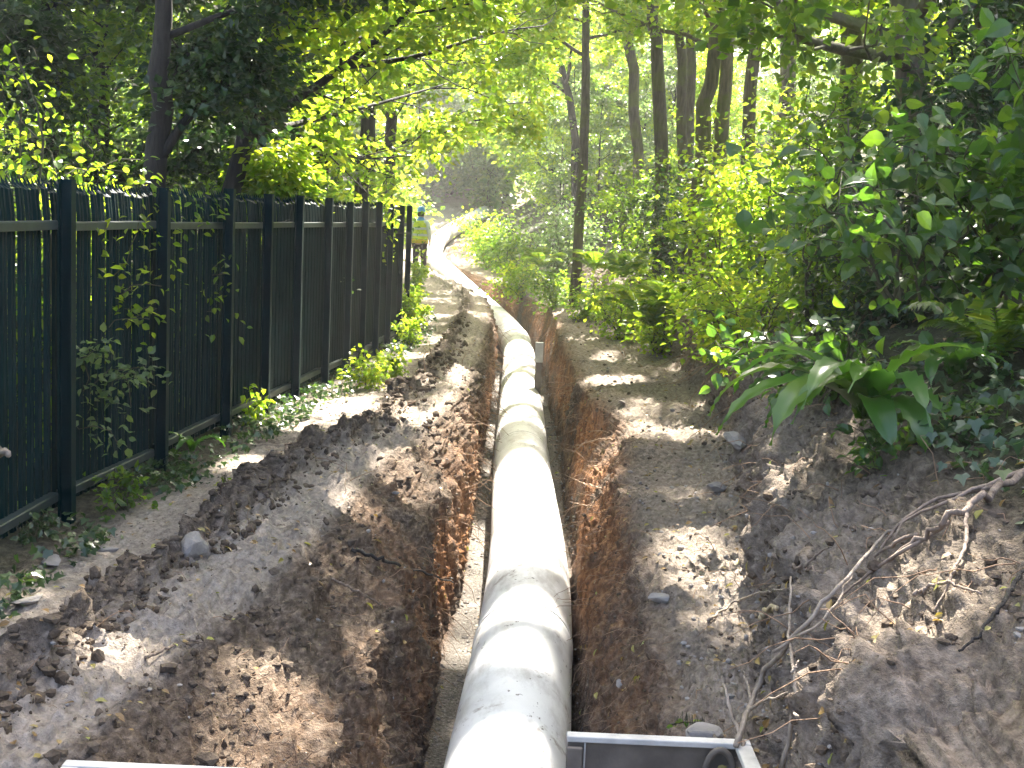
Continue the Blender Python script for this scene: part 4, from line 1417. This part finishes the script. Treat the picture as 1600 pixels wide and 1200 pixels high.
ARCH = [((520, 345, 21), (500, 230, 21), (520, 100, 21.5), (590, -40, 22), (680, -160, 22.5), .11, 9000, [((510, 160, 21.2), (590, 110, 21.8), (680, 90, 22.5), (760, 100, 23)), ((525, 90, 21.5), (620, 30, 22.5), (740, 10, 23.5), (840, 30, 24.5))], 'thin tree beyond the fence arching low over the far trench'),
        ((590, 340, 30), (575, 220, 30), (590, 90, 30), (650, -40, 30.5), (740, -150, 31), .13, 10000, [((580, 150, 30), (650, 110, 30.5), (730, 110, 31), (800, 140, 31.5)), ((590, 80, 30), (680, 20, 31), (800, 10, 32), (890, 50, 33))], 'pale arching tree left of the worker, its boughs spanning the path'),
        ((905, 330, 36), (900, 220, 36), (880, 110, 36), (840, 0, 36.5), (780, -90, 37), .14, 9000, [((890, 150, 36), (840, 110, 36.5), (780, 110, 37), (720, 140, 37.5)), ((880, 90, 36), (800, 40, 37), (720, 40, 38))], 'pale tree leaning left over the far end of the pipe')]
for k, (a, b, c, d, e, r0, n, ex, lab) in enumerate(ARCH):
    tree('arching_tree', lab, based(A_(a, b, c, d, e)), r0, 6, .4, 2.6, .15, (.4 if k < 2 else -.4, 0), n, .095 if k == 0 else .12, .78, M_LIME, seed=140 + k, group='trees arching over the far trench',
         spray=(.35, .65), gap=False, explicit=[(A_(*q), .04) for q in ex])

# right: trunks and crowns
RT = [
    ((905, 350, 25), (912, 200, 25), (916, 90, 25), (914, -20, 25), (910, -400, 25.5), .105, M_BARKM, M_LIME, 9000, .09, .42, 'slim dark trunk standing alone at the bank edge', 2.2),
    ((1095, 300, 19), (1097, 200, 19), (1115, 90, 19), (1128, -20, 19), (1140, -500, 19.5), .13, M_BARKG, M_LIME, 10000, .09, .5, 'mossy leaning trunk with a kinked foot', 3.0),
    ((1123, 300, 19.7), (1128, 180, 19.7), (1140, 60, 19.7), (1150, -20, 19.7), (1165, -500, 20), .12, M_BARKG, M_MID, 9000, .09, .5, 'straight mossy trunk right beside the kinked one', 3.0),
    ((1045, 230, 24), (1030, 120, 24), (1020, 20, 24), (1015, -80, 24), (1000, -500, 24.5), .14, M_BARKM, M_LIME, 10000, .1, .5, 'ivy-sleeved dark trunk, left of the dark pair', 3.2),
    ((1075, 220, 25), (1068, 120, 25), (1060, 20, 25), (1055, -80, 25), (1040, -500, 25.5), .11, M_BARKM, M_MID, 9000, .1, .5, 'thin dark trunk between the ivy-sleeved and the mossy trunks', 3.0),
    ((1080, 210, 27), (1080, 100, 27), (1082, 0, 27), (1085, -100, 27), (1090, -500, 27.5), .12, M_BARKM, M_LIME, 10000, .11, .45, 'far dark trunk seen between the mossy trunks', 3.2),
    ((1175, 150, 22), (1180, 60, 22), (1185, -10, 22), (1192, -100, 22), (1200, -500, 22.5), .12, M_BARKM, M_LIME, 10000, .1, .45, 'dark forked trunk on the slope above the light bush', 3.2),
    ((1455, 330, 9), (1440, 220, 9), (1425, 100, 9), (1415, 0, 9), (1400, -600, 9.4), .135, M_BARKG, M_MID, 11000, .08, .45, 'thick smooth grey trunk behind the broad-leaved shrubs', 2.8),
    ((1010, 200, 30), (990, 100, 30), (975, 0, 30), (960, -100, 30), (930, -400, 30.5), .14, M_BARKM, M_LIME, 11000, .12, .4, 'leaning far trunk with a pale crown over the trench', 3.6),
    ((1340, 150, 16), (1335, 60, 16), (1330, -60, 16), (1320, -300, 16), (1300, -600, 16.4), .15, M_BARKM, M_MID, 12000, .09, .3, 'bushy tree high on the right slope', 3.2),
    ((1540, 150, 13), (1545, 60, 13), (1550, -60, 13), (1560, -300, 13), (1570, -700, 13.4), .18, M_BARKM, M_DARK, 13000, .09, .25, 'dark tree behind the upper right corner', 3.2),
    ((1230, 130, 28), (1235, 0, 28), (1240, -100, 28), (1245, -300, 28), (1250, -500, 28.4), .18, M_BARKM, M_LIME, 13000, .13, .2, 'sunlit tree far up the right slope', 4.0),
    ((1450, 80, 26), (1455, 0, 26), (1460, -100, 26), (1465, -300, 26), (1470, -500, 26.4), .18, M_BARKM, M_MID, 13000, .13, .2, 'tree closing the top of the right slope', 4.0),
]
for k, (a, b, c, d, e, r0, bk, m, n, sz, t0, lab, L) in enumerate(RT):
    tree('woodland_tree', lab, based(A_(a, b, c, d, e)), r0, 10, t0, L, .2, (-.35, -.1), n, sz, .78, m, bk, seed=50 + k, group='trees on the right bank', r1=.55, spray=(.35, .7))

# tall trees whose crowns shade the near trench (trunks stand on the right bank and beyond the fence)
OV = [((5.2, 10.0), 11.5, 'overhanging'), ((6.6, 15.5), 12, ''), ((-8.6, 12.5), 10, ''), ((-9.5, 17.0), 11, ''), ((7.4, 20), 11.5, '')]
for k, ((x, y), h, _) in enumerate(OV):
    z = gz(x, y)
    s = -1 if x > 0 else 1
    P = [np.array([x, y, z - .1]), np.array([x + s * .5, y, z + h * .35]), np.array([x + s * 2.2, y + .2, z + h * .65]), np.array([x + s * (abs(x) - 2.4), y + .2, max(z, 1) + h * .85])]
    side = 'right bank' if x > 0 else 'ground beyond the fence'
    tree('canopy_tree', 'tall tree on the %s, its high crown reaching over the trench' % side, P, .2, 14, .64, 4.4, .16, (s * .55, 0), 17000, .14, .85, M_LIME, M_BARK, seed=80 + k,
         group='tall shade trees, %s' % ('right' if x > 0 else 'left'), spray=(.6, 1.1))

# far end: hedge and pale trees closing the view
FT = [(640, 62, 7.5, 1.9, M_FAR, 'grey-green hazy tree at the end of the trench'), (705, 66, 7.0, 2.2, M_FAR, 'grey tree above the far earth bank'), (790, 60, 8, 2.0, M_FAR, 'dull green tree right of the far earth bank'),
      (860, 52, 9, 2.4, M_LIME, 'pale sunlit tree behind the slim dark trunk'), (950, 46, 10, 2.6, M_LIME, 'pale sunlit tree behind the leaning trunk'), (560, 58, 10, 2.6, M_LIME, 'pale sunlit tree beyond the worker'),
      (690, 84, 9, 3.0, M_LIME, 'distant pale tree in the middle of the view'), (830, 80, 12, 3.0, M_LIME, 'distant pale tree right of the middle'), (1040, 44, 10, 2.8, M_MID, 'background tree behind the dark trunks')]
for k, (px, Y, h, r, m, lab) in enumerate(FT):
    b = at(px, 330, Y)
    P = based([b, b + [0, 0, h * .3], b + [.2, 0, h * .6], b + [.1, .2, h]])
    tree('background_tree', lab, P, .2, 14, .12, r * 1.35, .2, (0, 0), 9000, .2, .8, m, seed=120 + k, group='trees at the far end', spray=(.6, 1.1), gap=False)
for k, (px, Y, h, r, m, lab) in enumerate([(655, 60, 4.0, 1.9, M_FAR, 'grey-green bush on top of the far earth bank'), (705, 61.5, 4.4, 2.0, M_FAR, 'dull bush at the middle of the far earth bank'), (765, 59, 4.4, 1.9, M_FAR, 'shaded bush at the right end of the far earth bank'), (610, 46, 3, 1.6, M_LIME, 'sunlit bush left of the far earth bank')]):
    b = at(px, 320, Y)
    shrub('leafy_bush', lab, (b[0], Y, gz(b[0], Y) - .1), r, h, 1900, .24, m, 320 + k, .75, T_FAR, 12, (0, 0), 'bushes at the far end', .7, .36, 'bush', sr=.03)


def far_wood():
    rng = np.random.default_rng(9)
    C, R = [], []
    for k in range(420):
        a = rng.uniform(-.62, .62)
        d = rng.uniform(88, 120)
        x, y = math.sin(a) * d, math.cos(a) * d
        C.append((x, y, zL(y) + rng.uniform(0, 20 if abs(a) > .2 else 3.5)))
        R.append(rng.uniform(2, 3.6))
    for k in range(160):
        y = rng.uniform(6, 70)
        C.append((rng.uniform(-22, -13), y, zL(y) + rng.uniform(0, 13)))
        R.append(rng.uniform(1.6, 3))
        y = rng.uniform(10, 70)
        C.append((rng.uniform(13, 24), y, 6 + rng.uniform(0, 13)))
        R.append(rng.uniform(1.6, 3))
    mb = spray_leaves(np.array(C), np.array(R), 90000, .42, .8, T_FAR, rng, flat=.7)
    tag(mb.build('distant_woodland', M_MID, smooth=False), 'distant mass of green woodland closing the view behind the trees', 'woodland', kind='stuff')


far_wood()


# ------------------------------------------------------------------ saplings filling the understorey
def sapling_proto(seed, mat, n=3600, size=.085):
    rng = np.random.default_rng(seed)
    P = [np.array([0, 0, -.1]), np.array([.05, .02, 1.3]), np.array([-.05, .1, 2.7]), np.array([.1, .1, 4.2])]
    return tree('sapling', None, P, .035, 15, .1, 1.25, .35, (0, 0), n, size, .75, mat, M_BARK, seed=seed, spray=(.18, .36), gap=False)


SAP = [(400, M_LIME, 'yellow-green'), (401, M_MID, 'mid-green'), (402, M_GREY, 'grey-green')]
rs = np.random.default_rng(77)
for sd, m, word in SAP:
    proto, used = sapling_proto(sd, m), False
    for side, cnt in (('right', 13 if m is not M_GREY else 6), ('left', 9 if m is not M_GREY else 3), ('far', 3 if m is not M_GREY else 6)):
        for q in range(cnt):
            if side == 'right':
                y = rs.uniform(11.5, 46)
                x = float(bB(y)) + (2.8 if y < 20 else 1.3) + rs.random() ** 1.3 * (2 + y * .22)
            elif side == 'left':
                y = rs.uniform(13, 48)
                x = float(fX(y)) - 1.7 - rs.random() ** 1.2 * (1.5 + y * .16)
            else:
                y = rs.uniform(56, 84)
                x = rs.uniform(-13, 11)
            o = proto if not used else copy_thing(proto, (0, 0, 0))
            used = True
            k = rs.uniform(.75, 1.25) * (1.5 if side == 'far' else 1)
            o.location, o.rotation_euler, o.scale = (x, y, gz(x, y) - .05), (rs.uniform(-.08, .08), rs.uniform(-.08, .08), rs.uniform(0, 6.28)), (k, k, k)
            place = {'right': 'on the wooded right slope', 'left': 'in the wood beyond the fence', 'far': 'at the far end of the trench'}[side]
            tag(o, 'slender %s sapling among the taller trees %s' % (word, place), 'sapling', '%s saplings %s' % (word, place))


# ------------------------------------------------------------------ the hazy, dusty backlit air under the trees
def build_haze():
    m = bpy.data.materials.new('haze_air')
    m.use_nodes = True
    t = m.node_tree
    t.nodes.clear()
    v = t.nodes.new('ShaderNodeVolumePrincipled')
    v.inputs['Color'].default_value = (.95, .96, .92, 1)
    v.inputs['Density'].default_value = .0015
    v.inputs['Anisotropy'].default_value = .4
    o = t.nodes.new('ShaderNodeOutputMaterial')
    t.links.new(v.outputs[0], o.inputs['Volume'])
    top = max(max((ob.matrix_world @ Vector(c)).z for c in ob.bound_box) for ob in sc.objects if ob.type == 'MESH')
    mb = MB().box((-182, -9, -2.6), (182, 264, top + 1.5))
    ob = mb.build('haze', m, smooth=False)
    tag(ob, 'thin pale haze hanging in the air under the trees', 'haze', kind='stuff')


bpy.context.view_layer.update()
build_haze()
